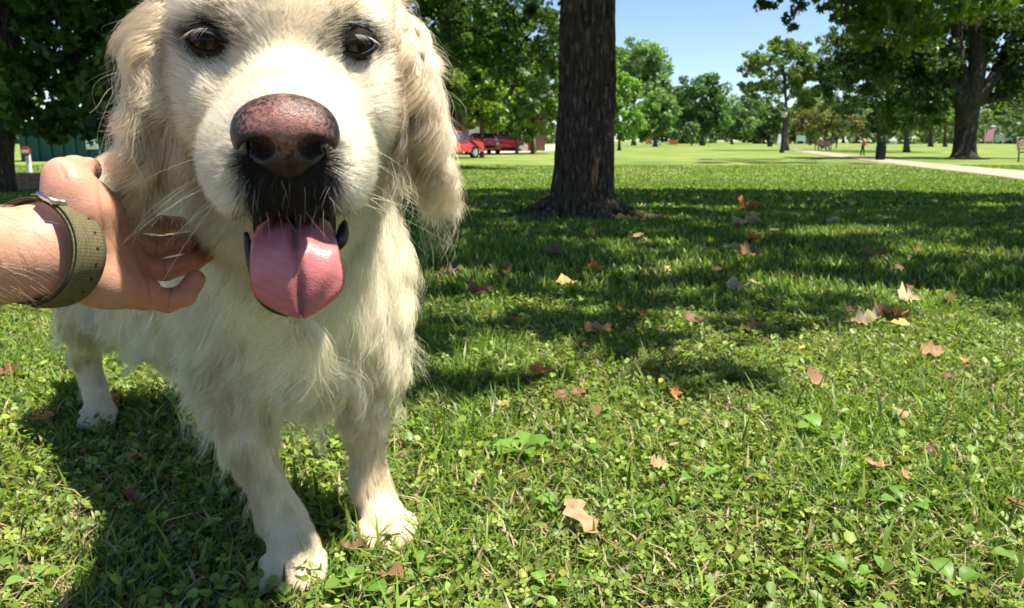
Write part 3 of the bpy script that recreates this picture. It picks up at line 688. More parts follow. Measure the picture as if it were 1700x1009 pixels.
def porch(root, W, Hh):
    for u in (0.16, 0.38, 0.62, 0.86):
        m = MB(); m.box(((u-0.5)*W, -1.6, 0.2), (0.55, 0.55, 0.5)); m.lathe([(0.20, 0.42), (0.19, 1.4), (0.16, 2.5), (0.22, 2.6)], ((u-0.5)*W, -1.6, 0), 12); m.build('porch_column', M_STONE, root)
    MB().box((0, -0.95, 2.72), (W*0.86, 2.0, 0.22)).build('porch_roof', M_ROOF, root)
    m = MB(); m.box((0.02*W, -0.04, 1.05), (0.95, 0.10, 2.1)); m.build('door', M_WHITE, root)
building('house', 'brown brick house with pale porch columns behind the red cars', 660, 905, 250.5, 165, 1, M_BRICK, M_ROOF, 2.2, [(0.2, 1.6, 1.0, 1.3), (0.72, 1.6, 1.0, 1.3), (0.88, 1.6, 0.9, 1.3), (0.25, 4.0, 0.9, 1.2), (0.7, 4.0, 0.9, 1.2)], extra=porch)
def sidings(root, W, Hh):
    for k in range(7): MB().box((-W/2+W*(k+0.5)/7, -0.05, Hh*0.5), (0.10, 0.10, Hh)).build('siding_rib', M_TEAL, root)
    MB().box((W*0.36, -0.08, Hh*0.62), (0.55, 0.08, Hh*0.6)).build('door', M_WHITE, root)
building('shed', 'dark teal sheet-metal building beyond the hand', 36, 178, 268, 205, 1, M_TEAL, mat('pale_roof', (0.42, 0.50, 0.52), 0.6, 0.3), 1.0, [], extra=sidings)

# low brick wall and a red and white sign on a white post, between the arm and the teal building
b0, b1 = G(26, 318), G(84, 318)
wl_ = empty('brick_wall', (b0+b1)/2); tag(wl_, 'low pale red brick wall behind the thumb', 'wall')
me_b = None; n_ = 0; Wd = np.linalg.norm(b1-b0); M_BR2 = mat('brick_red', (0.42, 0.22, 0.16), 0.9, 0.2, noise=0.25, nscale=20)
MB().box((0, 0.06, 0.125), (Wd, 0.09, 0.25)).build('mortar', M_STONE, wl_)
for row in range(4):
    for k in range(int(Wd/0.225)+1):
        x = -Wd/2+0.11+k*0.225-(0.11 if row % 2 else 0)
        if x < -Wd/2-0.02 or x > Wd/2: continue
        if me_b is None: o = MB().box((0, 0, 0), (0.215, 0.10, 0.058)).build('brick', M_BR2, wl_); me_b = o.data
        else: o = link('brick', me_b, None, wl_)
        o.location = (x, 0.045, 0.033+row*0.066)
sg = empty('sign_post', G(53, 312)); tag(sg, 'red and white sign on a white post left of the thumb', 'sign')
ds = ((G(53, 312)-CAM)@F_)/FPX
MB().tube([(0, 0, -0.05), (0, 0, 62*ds)], 4.0*ds, 10).build('post', M_WHITE, sg)
m = MB(); a8 = np.arange(8)*np.pi/4+np.pi/8; R8 = 8.5*ds
V = [(R8*math.cos(a), -0.055, 60*ds+R8*math.sin(a)) for a in a8]+[(R8*math.cos(a), -0.040, 60*ds+R8*math.sin(a)) for a in a8]
m.add(V, [[i, (i+1) % 8, (i+1) % 8+8, i+8] for i in range(8)]+[[0, 1, 2, 3], [4, 5, 6, 7], [0, 3, 4, 7]]+[[11, 10, 9, 8], [15, 14, 13, 12], [15, 12, 11, 8]]); m.build('panel', M_RED, sg)
m = MB(); m.box((0, -0.060, 60*ds), (11*ds, 0.004, 5.0*ds)); m.build('white_band', M_WHITE, sg)

# red cars
def car(label, px, base_y, heading, color, k=1.0, group=None):
    b = G(px, base_y); root = empty('parked_car', b, heading); tag(root, label, 'car', group)
    prof = [(-2.05, 0.35), (-2.10, 0.62), (-1.95, 0.86), (-1.05, 0.95), (-0.45, 1.38), (0.75, 1.42), (1.45, 1.02), (1.95, 0.92), (2.08, 0.66), (2.05, 0.33)]
    V = []; secs = [(-0.88, 0.93, 0.0), (-0.80, 1.0, 0.0), (0.80, 1.0, 0.0), (0.88, 0.93, 0.0)]
    for y, sc_, _ in secs:
        for x, z in prof:
            yy = y if z < 1.0 else y*0.80
            V.append((x*(0.99 if abs(y) > 0.85 else 1), yy, 0.33+(z-0.33)*sc_))
    n = len(prof); Qc = [[s*n+i, (s+1)*n+i, (s+1)*n+(i+1) % n, s*n+(i+1) % n] for s in range(3) for i in range(n)]
    m = MB(); m.add(V, Qc, [[0, i, i+1] for i in range(1, n-1)]+[[3*n, 3*n+i+1, 3*n+i] for i in range(1, n-1)]); m.build('body', color, root)
    for s in (-1, 1):
        m = MB(); m.add([(-0.90, s*0.872, 1.0), (1.25, s*0.872, 1.02), (0.70, s*0.735, 1.36), (-0.42, s*0.74, 1.33)], [[0, 1, 2, 3]]); m.build('side_window', M_GLASS, root)
        m = MB(); m.tube([(2.02, s*0.62, 0.70), (2.09, s*0.62, 0.69)], [0.10, 0.07], 10); m.build('headlight', M_LAMP, root)
        for x in (-1.28, 1.30):
            m = MB(); m.tube([(x, s*0.70, 0.32), (x, s*0.90, 0.32)], 0.32, 18); w = m.build('wheel', M_TYRE, root)
            m = MB(); m.tube([(x, s*0.90, 0.32), (x, s*0.915, 0.32)], [0.20, 0.16], 12); m.build('rim', M_CHROME, w)
    m = MB(); m.add([(1.36, -0.62, 1.08), (1.36, 0.62, 1.08), (0.84, 0.58, 1.39), (0.84, -0.58, 1.39)], [[0, 1, 2, 3]]); V0 = m.v[0]; V0[:, 0] += 0.03; m.build('windscreen', M_GLASS, root)
    m = MB(); m.box((2.08, 0, 0.52), (0.05, 0.9, 0.16)); m.build('grille', M_TYRE, root)
    return root
car('red car with bright headlights showing behind the dog\'s ear', 742, 263, math.radians(-125), M_RED, group='red cars on the driveway')
car('middle red car half hidden by a tree trunk', 800, 255.5, math.radians(-75), M_RED, group='red cars on the driveway')
car('red car nearest the wooden posts', 836, 250.5, math.radians(-160), M_RED, group='red cars on the driveway')
for px, by, lab in ((858, 254.5, 'weathered wooden post beside the red car'), (888, 252.5, 'leaning wooden post next to the big trunk')):
    o = MB(); dpx = ((G(px, by)-CAM)@F_)/FPX
    o.lathe([(3.0*dpx, -0.05), (2.8*dpx, 20*dpx), (2.2*dpx, 25*dpx)], n=10); ob = o.build('bollard', M_WOOD, None, True, G(px, by)); tag(ob, lab, 'post', 'wooden posts by the driveway')
    if px == 888: ob.rotation_euler = (0, -0.12, 0)

# lamp post
b = G(1298, 253.5); s = ((b-CAM)@F_)/FPX; lp_ = empty('lamp_post', b); tag(lp_, 'dark park lamp post at the bend of the path', 'lamp post')
m = MB(); m.lathe([(4.2*s, -0.1), (4.2*s, 3*s), (3.0*s, 6*s), (2.5*s, 30*s), (2.1*s, 56*s), (2.6*s, 57*s)], n=12); m.build('pole', M_BLACK, lp_, True)
m = MB(); m.lathe([(2.6*s, 57*s), (4.0*s, 59*s), (4.6*s, 64*s), (3.2*s, 68*s)], n=12); m.build('globe', mat('frosted_globe', (0.62, 0.50, 0.46), 0.4, 0.4), lp_, True)
m = MB(); m.lathe([(5.0*s, 68*s), (3.0*s, 70.5*s), (0.6*s, 73*s)], n=12); m.build('cap', M_BLACK, lp_, True)
# litter bin
b = G(1461, 265.5); s = ((b-CAM)@F_)/FPX; bn = empty('litter_bin', b); tag(bn, 'black litter bin standing at the edge of the path', 'bin')
m = MB(); m.lathe([(7.0*s, -0.02), (7.2*s, 1*s), (7.2*s, 23*s), (6.6*s, 24*s)], n=20); m.build('body', M_BLACK, bn, True)
m = MB(); m.lathe([(7.5*s, 24*s), (7.5*s, 25.5*s), (6.0*s, 29*s), (1.5*s, 31*s)], n=20); m.build('lid', M_BLACK, bn, True)
for k in range(16):
    a = k*np.pi/8; m = MB(); m.box((7.3*s*math.cos(a), 7.3*s*math.sin(a), 12*s), (0.9*s, 1.4*s, 21*s), a); m.build('slat', M_BLACK, bn)
b = G(1278, 243.2); s = ((b-CAM)@F_)/FPX; bn2 = empty('litter_bin', b); tag(bn2, 'small dark bin far off where the path ends', 'bin')
m = MB(); m.lathe([(4.2*s, -0.02), (4.4*s, 7*s), (4.0*s, 8*s)], n=14); m.build('body', M_BLACK, bn2, True); m = MB(); m.lathe([(4.5*s, 8*s), (3*s, 10*s), (.8*s, 10.6*s)], n=14); m.build('lid', M_BLACK, bn2, True)

# benches
def bench(label, px, by, rz, sc_=1.0):
    b = G(px, by); root = empty('park_bench', b, rz); tag(root, label, 'bench')
    for k in range(3): MB().box((0, -0.16+k*0.15, 0.43), (1.5, 0.12, 0.04)).build('seat_slat', M_WOOD, root)
    for k in range(3): MB().box((0, 0.27+k*0.03, 0.56+k*0.14), (1.5, 0.03, 0.11)).build('back_slat', M_WOOD, root)
    for x in (-0.65, 0.65):
        m = MB(); m.tube([(x, -0.2, -0.03), (x, -0.18, 0.42)], 0.03, 8); m.tube([(x, 0.22, -0.03), (x, 0.24, 0.42), (x, 0.36, 0.9)], 0.03, 8); m.box((x, 0.02, 0.40), (0.05, 0.42, 0.03)); m.build('leg', M_BLACK, root)
    return root
bench('wooden bench under the brownish tree with two people', 1366, 250.5, math.radians(160))
bench('wooden bench cut by the picture\'s right edge', 1716, 268.5, math.radians(20))

# people far off on the lawn
M_CLOTH = mat('cloth_people', rough=0.85, spec=0.2, attr=True)
def figure(label, px, by, pose, top, legs, hair, rz=0.0, lift=0.0, sc_=1.0):
    b = G(px, by); b[2] += lift
    f = SDF(); sit = pose == 'sit'; bendf = 0.35 if pose == 'bend' else 0.0
    hz = 0.50 if sit else 0.86
    hipc = np.array([0, 0, hz]); ch = hipc+np.array([0, -0.5*bendf, 0.46-0.12*bendf]); hd = ch+np.array([0, -0.10-0.3*bendf, 0.30-0.1*bendf])
    f.chain([hipc, ch], [0.15, 0.17], 0.06); f.cone(ch, hd, 0.07, 0.07, 0.04); f.ell(hd+[0, 0, 0.05], [0.085, 0.10, 0.12], k=0.03)
    for s in (-1, 1):
        hipp = hipc+[s*0.09, 0, 0]
        if sit: f.chain([hipp, hipp+[s*0.03, -0.42, 0.02], [s*0.12, -0.46, 0.08], [s*0.12, -0.56, 0.05]], [0.09, 0.065, 0.05, 0.045], 0.03)
        else: f.chain([hipp, [s*0.11, -0.03+0.12*s, 0.45], [s*0.12, 0.14*s, 0.08], [s*0.13, 0.14*s-0.12, 0.045]], [0.095, 0.065, 0.05, 0.042], 0.03)
        shp = ch+[s*0.17, 0, 0.02]
        f.chain([shp, shp+[s*0.07, -0.05, -0.26], shp+[s*0.02, -0.28, -0.36]], [0.06, 0.045, 0.035], 0.025)
    V, Q = f.mesh(0.025)
    c = np.tile(np.array([0.50, 0.30, 0.22]), (len(V), 1)); c[(V[:, 2] < ch[2]+0.10)] = top; c[V[:, 2] < hz+0.02] = legs; c[V[:, 2] < 0.09] = (0.03, 0.03, 0.03)
    dh = np.linalg.norm((V-hd-[0, 0.02, 0.08])/[1, 1.1, 1], axis=1); c[(V[:, 2] > hd[2]) & ((V[:, 2] > hd[2]+0.10) | (V[:, 1] > hd[1]+0.03))] = hair
    ro = empty('person', b, rz); ro.scale = (sc_,)*3; tag(ro, label, 'person'); link('body', mesh_np('body', V, Q, True, c), M_CLOTH, ro); return ro
figure('person in orange top leaning forward on the grass', 1431, 257.5, 'bend', (0.45, 0.14, 0.05), (0.02, 0.02, 0.025), (0.25, 0.09, 0.03), 1.1, 0, 0.66)
figure('person in grey seated on the far bench', 1361, 250.5, 'sit', (0.28, 0.25, 0.26), (0.08, 0.07, 0.07), (0.04, 0.03, 0.02), math.radians(160))
figure('person in black seated on the far bench', 1372, 250.2, 'sit', (0.02, 0.02, 0.02), (0.03, 0.03, 0.03), (0.03, 0.02, 0.02), math.radians(150))
figure('person in black standing under the brownish tree', 1388, 246.5, 'stand', (0.02, 0.02, 0.025), (0.02, 0.02, 0.02), (0.04, 0.03, 0.02), 0.4)

# statue, signs, vans and fence far behind
b = G(1293, 240.6); s = ((b-CAM)@F_)/FPX; st = empty('monument', b); tag(st, 'white stone monument left of the lamp post', 'monument')
MB().box((0, 0, 2*s), (8*s, 8*s, 4.5*s)).build('plinth', M_WHITE, st); MB().box((0, 0, 11*s), (6*s, 6*s, 14*s), 0, 0.55).build('shaft', M_WHITE, st)
b = G(1329, 240.6); s = ((b-CAM)@F_)/FPX; st = empty('notice_board', b); tag(st, 'pale blue notice board right of the lamp post', 'sign')
MB().box((0, 0, 11*s), (15*s, 0.12, 9*s)).build('board', mat('pale_blue', (0.42, 0.62, 0.70), 0.6), st)
for x in (-6, 6): MB().box((x*s, 0.15, 5*s), (1.2*s, 0.10, 13*s)).build('post', M_WHITE, st)
def van(label, px, by, w, h, col, rz=0.0):
    b = G(px, by); s = ((b-CAM)@F_)/FPX; root = empty('parked_van', b, rz); tag(root, label, 'van', 'far parked vehicles'); W, H_ = w*s, h*s
    m = MB(); V = [(-W/2, y, z) for y in (-0.9, 0.9) for z in (0.3,)]
    prof = [(-0.5, 0.15), (-0.5, 0.92), (-0.46, 1.0), (0.22, 1.0), (0.36, 0.62), (0.48, 0.52), (0.5, 0.15)]
    V = [(x*W, y, z*H_) for y in (-0.9, 0.9) for x, z in prof]; n = len(prof)
    m.add(V, [[i, (i+1) % n, (i+1) % n+n, i+n] for i in range(n)], [[0, i+1, i] for i in range(1, n-1)]+[[n, n+i, n+i+1] for i in range(1, n-1)]); m.build('body', col, root)
    m = MB(); m.box((0.10*W, -0.905, 0.78*H_), (0.22*W, 0.02, 0.22*H_)); m.build('window', M_GLASS, root)
    for x in (-0.3, 0.32):
        m = MB(); m.tube([(x*W, -0.95, 0.16*H_), (x*W, 0.95, 0.16*H_)], 0.16*H_, 14); m.build('wheel', M_TYRE, root)
van('white van right of the pink banner', 1665, 238.6, 26, 15, M_WHITE)
van('long white van at the far right edge', 1692, 238.4, 28, 11, M_WHITE)
van('white car left of the orange fence', 1090, 240.3, 15, 7, M_WHITE)
van('white car seen under the far trees right of the bin', 1487, 238.6, 22, 6, M_WHITE)
b = G(1641, 239.0); s = ((b-CAM)@F_)/FPX; st = empty('banner', b); tag(st, 'pink banner on posts beyond the big branching tree', 'banner')
V = [(-8*s, 0, 4*s), (7*s, 0, 5*s), (7*s, 0, 26*s), (-4*s, 0, 22*s)]; V = V+[(x, 0.08, z) for x, y, z in V]
m = MB(); m.add(V, [[0, 1, 2, 3], [7, 6, 5, 4], [0, 4, 5, 1], [1, 5, 6, 2], [2, 6, 7, 3], [3, 7, 4, 0]]); m.build('cloth', mat('pink_cloth', (0.72, 0.33, 0.42), 0.8), st)
for x in (-7, 7): MB().box((x*s, 0.12, 12*s), (0.8*s, 0.08, 25*s)).build('post', M_WHITE, st)
M_OR = mat('orange_mesh', (0.62, 0.20, 0.09), 0.8)
for px, by, w, h, lab in ((1077, 241.0, 9, 17, 'tall orange barrier at the far lawn edge'), (1117, 240.8, 16, 9, 'low orange barrier at the far lawn edge')):
    b = G(px, by); s = ((b-CAM)@F_)/FPX; st = empty('barrier', b); tag(st, lab, 'barrier', 'orange barriers')
    for k in range(3): MB().box((0, 0, h*s*(0.2+0.3*k)), (w*s, 0.08, h*s*0.22)).build('board', M_OR, st)
    for x in (-0.45, 0.45): MB().box((x*w*s, 0.1, h*s*0.5), (1.0*s, 0.1, h*s+0.1)).build('post', M_WHITE, st)
# ------------------------------------------------------------------ the dog
HE = at(471, 72, 0.43)                                   # between the eyes
HA = nrm(0.25*R_-0.38*U_-0.89*F_)                        # forward along the muzzle
HB = nrm(U_-(U_@HA)*HA); HC = np.cross(HA, HB); HC = HC*np.sign(HC[0])
_r = 0.062; HC, HB = HC*math.cos(_r)+HB*math.sin(_r), HB*math.cos(_r)-HC*math.sin(_r)   # slight tilt of the head
HM = np.stack([HA, HC, HB])                              # rows: forward, side (picture right), up
def hl(a, c, b): return HE+a*HA+c*HC+b*HB
def to_h(P): return (P-HE)@HM.T

SH = np.array([-0.262, 0.950, 0.37]); HP = np.array([-0.636, 1.37, 0.400]); BX = nrm(SH-HP); BS = np.array([BX[1], -BX[0], 0])   # BS: dog's right
dog_sdf = SDF()
S = dog_sdf
# trunk
mid_b = (SH+HP)/2+np.array([0, 0, -0.012])
S.chain([SH, mid_b, HP], [0.116, 0.114, 0.098], 0.04)
S.cone(SH+BX*0.02+[0, 0, 0.055], HP+[0, 0, 0.035], 0.066, 0.066, 0.05)
S.ell(SH+BX*0.04+[-0.012, 0, -0.030], [0.074, 0.084, 0.118], k=0.05)          # breast
S.cone(SH+[0, 0, -0.055], mid_b+[0, 0, -0.025], 0.086, 0.080, 0.04)
S.cone(SH-BX*0.06+[0, 0, -0.105], HP+BX*0.09+BS*0.03+[0, 0, -0.145], 0.078, 0.078, 0.05)      # hanging belly
# neck
NB = hl(-0.090, 0, -0.030)
S.chain([SH+BX*0.02+[-0.01, 0, 0.06], (SH+NB)/2+[-0.018, -0.02, 0.05], NB], [0.094, 0.078, 0.066], 0.05)
S.chain([SH+BX*0.05+[-0.012, 0, 0.0], hl(-0.065, -0.008, -0.10)], [0.080, 0.044], 0.05)
# fore legs (dog's right is nearer the camera and at the left of the picture)
RF = G(489, 958); LF = G(640, 896); RH = G(165, 705); LH = RH-BS*0.17+BX*0.05
S.chain([SH+BS*0.075+[0, 0, 0.03], [-0.352, 0.935, 0.265], [-0.325, 0.905, 0.165], [-0.288, 0.900, 0.060], RF+[0.0, 0.02, 0.030]], [0.066, 0.044, 0.0265, 0.0215, 0.026], 0.03)
S.chain([SH-BS*0.070+[0, 0, 0.03], [-0.195, 0.990, 0.265], [-0.198, 0.990, 0.165], [-0.192, 0.990, 0.060], LF+[-0.01, 0.025, 0.030]], [0.062, 0.042, 0.0255, 0.0210, 0.025], 0.03)
def paw(c, fwd, s=1.0):
    f = nrm(np.array([fwd[0], fwd[1], 0])); sd = np.array([f[1], -f[0], 0])
    S.ell(c+[0, 0, 0.026*s], np.array([0.036, 0.030, 0.024])*s, np.stack([f, sd, [0, 0, 1]]), 0.02)
    for t, l in ((-1.5, 0.022), (-0.5, 0.034), (0.5, 0.034), (1.5, 0.022)):
        p = c+f*l*s+sd*t*0.0190*s+np.array([0, 0, 0.016*s])
        S.cone(p-f*0.016*s+[0, 0, 0.010], p+f*0.014*s, 0.0120*s, 0.0110*s, 0.0025)
paw(RF, [0.25, -1, 0]); paw(LF, [0.42, -1, 0]); paw(RH, [0.35, -1, 0], 0.82); paw(LH, [0.5, -1, 0], 0.85)
# hind legs
for ft, sg in ((RH, 1), (LH, -1)):
    hip = HP+BS*0.045*sg+[0, 0, 0.0]
    knee = ft*[1, 1, 0]+BX*0.06+np.array([0, 0, 0.235]); hock = ft*[1, 1, 0]-BX*0.055+np.array([0, 0, 0.125])
    S.chain([hip, knee], [0.080, 0.055], 0.04); S.chain([hip-BX*0.05+[0, 0, -0.05], knee-BX*0.04], [0.066, 0.046], 0.03)
    S.chain([knee, hock, ft+np.array([0, 0.01, 0.03])], [0.046, 0.0215, 0.0205], 0.025)
# tail, hanging behind
S.chain([HP-BX*0.10+[0, 0, 0.06], [-0.80, 1.52, 0.33], [-0.85, 1.62, 0.20]], [0.03, 0.022, 0.012], 0.03)
# head
S.ell(hl(-0.066, 0, 0.000), [0.076, 0.062, 0.060], HM, 0.02)
S.ell(hl(-0.036, 0, 0.010), [0.040, 0.042, 0.030], HM, 0.02)
for s in (-1, 1):
    S.ell(hl(-0.024, 0.034*s, 0.015), [0.021, 0.019, 0.014], HM, 0.012)          # brow
    S.ell(hl(-0.040, 0.040*s, -0.036), [0.050, 0.025, 0.040], HM, 0.02)         # cheek
    S.cone(hl(0.015, 0.0165*s, -0.044), hl(0.076, 0.0165*s, -0.044), 0.0245, 0.0215, 0.014)
    S.ell(hl(0.060, 0.0225*s, -0.054), [0.044, 0.0165, 0.023], HM, 0.012)       # flews
    S.ell(hl(0.080, 0.014*s, -0.051), [0.020, 0.016, 0.019], HM, 0.008)
    # ear flap
    eM = np.stack([nrm(HA+0.15*s*HC), nrm(HC*s+0.30*HB-0.15*HA), nrm(HB-0.30*HC*s)])
    S.ell(hl(-0.066, 0.078*s, -0.036), [0.044, 0.011, 0.049], eM, 0.012)
    S.cone(hl(-0.068, 0.050*s, 0.012), hl(-0.066, 0.073*s, -0.006), 0.016, 0.014, 0.02)
S.cone(hl(-0.010, 0, -0.026), hl(0.086, 0, -0.029), 0.0245, 0.0180, 0.016)
S.cone(hl(0.090, 0, -0.036), hl(0.088, 0, -0.053), 0.0150, 0.0150, 0.010)
# lower jaw, open mouth
S.cone(hl(-0.04, 0, -0.070), hl(0.025, 0, -0.098), 0.032, 0.021, 0.02)
S.cone(hl(0.022, 0, -0.103), hl(0.070, 0, -0.117), 0.019, 0.0130, 0.012)
S.ell(hl(0.064, 0, -0.0845), [0.055, 0.0215, 0.0165], nrm(HM), 0.006, 'sub')
for s in (-1, 1): S.ell(hl(0.108, 0.0120*s, -0.0335), [0.016, 0.0060, 0.0054], HM, 0.002, 'sub')
# eye sockets
EYES = [hl(-0.0078, -0.0400, 0.0), hl(-0.0078, 0.0400, 0.0)]
for e in EYES: S.ell(e+HA*0.008, [0.0125, 0.0108, 0.0092], HM, 0.006, 'sub')

V, Q = S.mesh(0.0042)
V = relax(V, Q, 2)
hv = to_h(V)
skin = np.tile(np.array([0.62, 0.50, 0.34]), (len(V), 1))
lipz = -0.064-0.010*np.clip(hv[:, 0]/0.1, 0, 1)
inmouth = (hv[:, 0] > -0.01) & (np.abs(hv[:, 1]) < 0.026) & (hv[:, 2] < -0.064) & (hv[:, 2] > -0.112)
skin[inmouth] = (0.018, 0.011, 0.012)
skin[(hv[:, 0] > 0.062) & (np.abs(hv[:, 1]) < 0.024) & (hv[:, 2] < -0.036) & (hv[:, 2] > -0.085)] = (0.012, 0.009, 0.008)  # dark lip skin; shade under the nose is in this tone too
skin[np.linalg.norm((hv-[0.105, 0, -0.032])/[0.02, 0.021, 0.015], axis=1) < 1] = (0.006, 0.005, 0.005)
for e in EYES: skin[np.linalg.norm(V-e-HA*0.004, axis=1) < 0.0135] = (0.012, 0.009, 0.008)
dog = empty('dog', (0, 0, 0)); tag(dog, 'cream long-haired retriever leaning its open-mouthed face close to the camera', 'dog')
M_DSKIN = mat('dog_skin', rough=0.7, spec=0.2, attr=True)
me = mesh_np('body', V, Q, True, skin)
dog_body = link('body', me, M_DSKIN, dog)
NV = normals_of(me)

# ---- nose leather
def nose_mat():
    m = bpy.data.materials.new('nose_leather'); m.use_nodes = True
    nt = m.node_tree; N = nt.nodes; L = nt.links; b = N['Principled BSDF']
    a = N.new('ShaderNodeAttribute'); a.attribute_name = 'Col'
    g = N.new('ShaderNodeNewGeometry')
    n1 = N.new('ShaderNodeTexNoise'); n1.inputs['Scale'].default_value = 620; n1.inputs['Detail'].default_value = 4
    L.new(g.outputs['Position'], n1.inputs['Vector'])
    sp = N.new('ShaderNodeMapRange'); sp.inputs[1].default_value = 0.42; sp.inputs[2].default_value = 0.60; L.new(n1.outputs[0], sp.inputs[0])
    sep = N.new('ShaderNodeSeparateColor'); L.new(a.outputs['Color'], sep.inputs[0])
    ml = N.new('ShaderNodeMath'); ml.operation = 'MULTIPLY_ADD'; ml.inputs[1].default_value = 0.55; ml.inputs[2].default_value = -0.32
    L.new(sp.outputs[0], ml.inputs[0])
    ad = N.new('ShaderNodeMath'); ad.operation = 'ADD'; ad.use_clamp = True; L.new(ml.outputs[0], ad.inputs[0]); L.new(sep.outputs[0], ad.inputs[1])
    m2 = N.new('ShaderNodeMath'); m2.operation = 'MULTIPLY'; m2.use_clamp = True; L.new(ad.outputs[0], m2.inputs[0]); L.new(sep.outputs[1], m2.inputs[1])
    mx = N.new('ShaderNodeMix'); mx.data_type = 'RGBA'; mx.inputs[6].default_value = (0.016, 0.012, 0.013, 1); mx.inputs[7].default_value = (0.34, 0.150, 0.115, 1)
    L.new(m2.outputs[0], mx.inputs[0]); L.new(mx.outputs[2], b.inputs['Base Color'])
    v = N.new('ShaderNodeTexVoronoi'); v.inputs['Scale'].default_value = 1500; L.new(g.outputs['Position'], v.inputs['Vector'])
    bp = N.new('ShaderNodeBump'); bp.inputs['Strength'].default_value = 0.42; bp.inputs['Distance'].default_value = 0.0005
    L.new(v.outputs['Distance'], bp.inputs['Height']); L.new(bp.outputs[0], b.inputs['Normal'])
    b.inputs['Roughness'].default_value = 0.44; b.inputs['Specular IOR Level'].default_value = 0.45
    return m
n = SDF()
n.ell(hl(0.108, 0, -0.0245), [0.0155, 0.0205, 0.0125], HM, 0.008)
n.ell(hl(0.111, 0, -0.0330), [0.0120, 0.0125, 0.0150], HM, 0.008)
for s in (-1, 1):
    n.ell(hl(0.1105, 0.0125*s, -0.0300), [0.0120, 0.0105, 0.0105], HM, 0.006)
    n.ell(hl(0.117, 0.0120*s, -0.0335), [0.0160, 0.0064, 0.0057], nrm(np.stack([HA-0.25*HC*s, HC*s+0.25*HA+0.25*HB, HB])), 0.003, 'sub')
    n.ell(hl(0.117, 0.0185*s, -0.0395), [0.0080, 0.0050, 0.0022], HM, 0.003, 'sub')
n.cone(hl(0.1235, 0, -0.034), hl(0.117, 0, -0.050), 0.0012, 0.0012, 0.004, 'sub')
Vn, Qn = n.mesh(0.00085); Vn = relax(Vn, Qn, 2)
q = to_h(Vn)
r1 = np.sqrt((q[:, 1]/0.0165)**2+((q[:, 2]+0.0235)/0.0095)**2)
pk = np.clip(1.35-0.95*r1, 0, 1)
cen = np.clip(1-np.abs(q[:, 1])/0.0050, 0, 1)*np.clip((q[:, 2]+0.043)/0.012, 0, 1)
rim = np.clip(1-np.abs(np.hypot((q[:, 1]-np.sign(q[:, 1])*0.0125)/0.0085, (q[:, 2]+0.0335)/0.0078)-1.15)/0.35, 0, 1)*0.35
pk = np.clip(np.maximum(np.maximum(pk, 0.75*cen), rim*(q[:, 2] > -0.04)), 0, 1)
nd = np.min([np.linalg.norm(Vn-hl(0.119, 0.0120*s, -0.0335), axis=1) for s in (-1, 1)], 0)
allow = np.clip((nd-0.0068)/0.0022, 0, 1)*np.clip((q[:, 2]+0.0415)/0.006, 0, 1)*np.clip((0.0225-np.abs(q[:, 1]))/0.004, 0, 1)
cn = np.stack([pk, allow, pk*0], 1)
link('nose', mesh_np('nose', Vn, Qn, True, cn), nose_mat(), dog)

# ---- eyes
def eye_mat():
    m = mat('eye_brown', rough=0.08, spec=0.22, attr=True, coat=0.0); return m
M_EYE = eye_mat(); M_LID = mat('eyelid_skin', (0.014, 0.011, 0.010), 0.6, 0.25, noise=0.3, nscale=300)
for ei, (e, s) in enumerate(zip(EYES, (-1, 1))):
    nu, nv = 28, 18
    gz = nrm(CAM-e+np.array([0.02*0, 0, 0.03])); gx = nrm(np.cross(gz, HB)); gy = np.cross(gx, gz)
    th = np.linspace(0, np.pi, nv); ph = np.arange(nu)/nu*2*np.pi
    P = []; Cc = []
    for t in th:
        rr = 0.0102+(0.0008 if t < 0.5 else 0)*math.cos(t*math.pi)
        for p_ in ph:
            P.append(e+HA*0.0015+rr*(math.sin(t)*(math.cos(p_)*gx+math.sin(p_)*gy)+math.cos(t)*gz))
            Cc.append((0.003, 0.003, 0.003) if t < 0.45 else ((0.030, 0.012, 0.005) if t < 0.95 else (0.02, 0.012, 0.01)))
    i, j = np.meshgrid(np.arange(nv-1), np.arange(nu), indexing='ij'); k = (i*nu+j).ravel(); k2 = (i*nu+(j+1) % nu).ravel()
    link('eye', mesh_np('eye', np.array(P), np.stack([k, k+nu, k2+nu, k2], 1), True, np.array(Cc)), M_EYE, dog)
    # lids: a closed rim round the almond opening
    open_up, open_dn = (0.0049, 0.0052) if s < 0 else (0.0036, 0.0044)
    L = []
    for t in np.linspace(0, 2*np.pi, 40):
        x = 0.0093*math.cos(t); y = (open_up if math.sin(t) > 0 else open_dn)*math.sin(t)*(1-0.15*math.cos(t)*s)
        tilt = 0.16*s
        X_, Y_ = x*math.cos(tilt)-y*math.sin(tilt), x*math.sin(tilt)+y*math.cos(tilt)
        z = math.sqrt(max(0.0113**2-X_**2-Y_**2, 1e-6))
        L.append(e+HA*0.0012+X_*nrm(HC-0.12*s*HA)+Y_*HB+z*nrm(HA+0.12*s*HC))
    MB().tube(L, 0.0009, 8, cap=False).build('eyelid', M_LID, dog, True)
    # skin between rim and fur
    def _out(p):
        q0 = np.array(p)-e; w_ = nrm(np.array([(q0@HC)/0.0098, (q0@HB)/0.0055])); X_, Y_ = w_[0]*0.0108, w_[1]*(0.0080 if w_[1] > 0 else 0.0063)
        return e+HA*0.0012+X_*HC+Y_*HB+math.sqrt(max(0.0119**2-X_**2-Y_**2, 0.004**2))*HA
    Lo = [_out(p) for p in L]
    VV = np.concatenate([np.array(L), np.array(Lo)]); k = np.arange(39)
    link('eye_rim', mesh_np('eye_rim', VV, np.stack([k, k+1, k+41, k+40], 1), True), M_LID, dog)

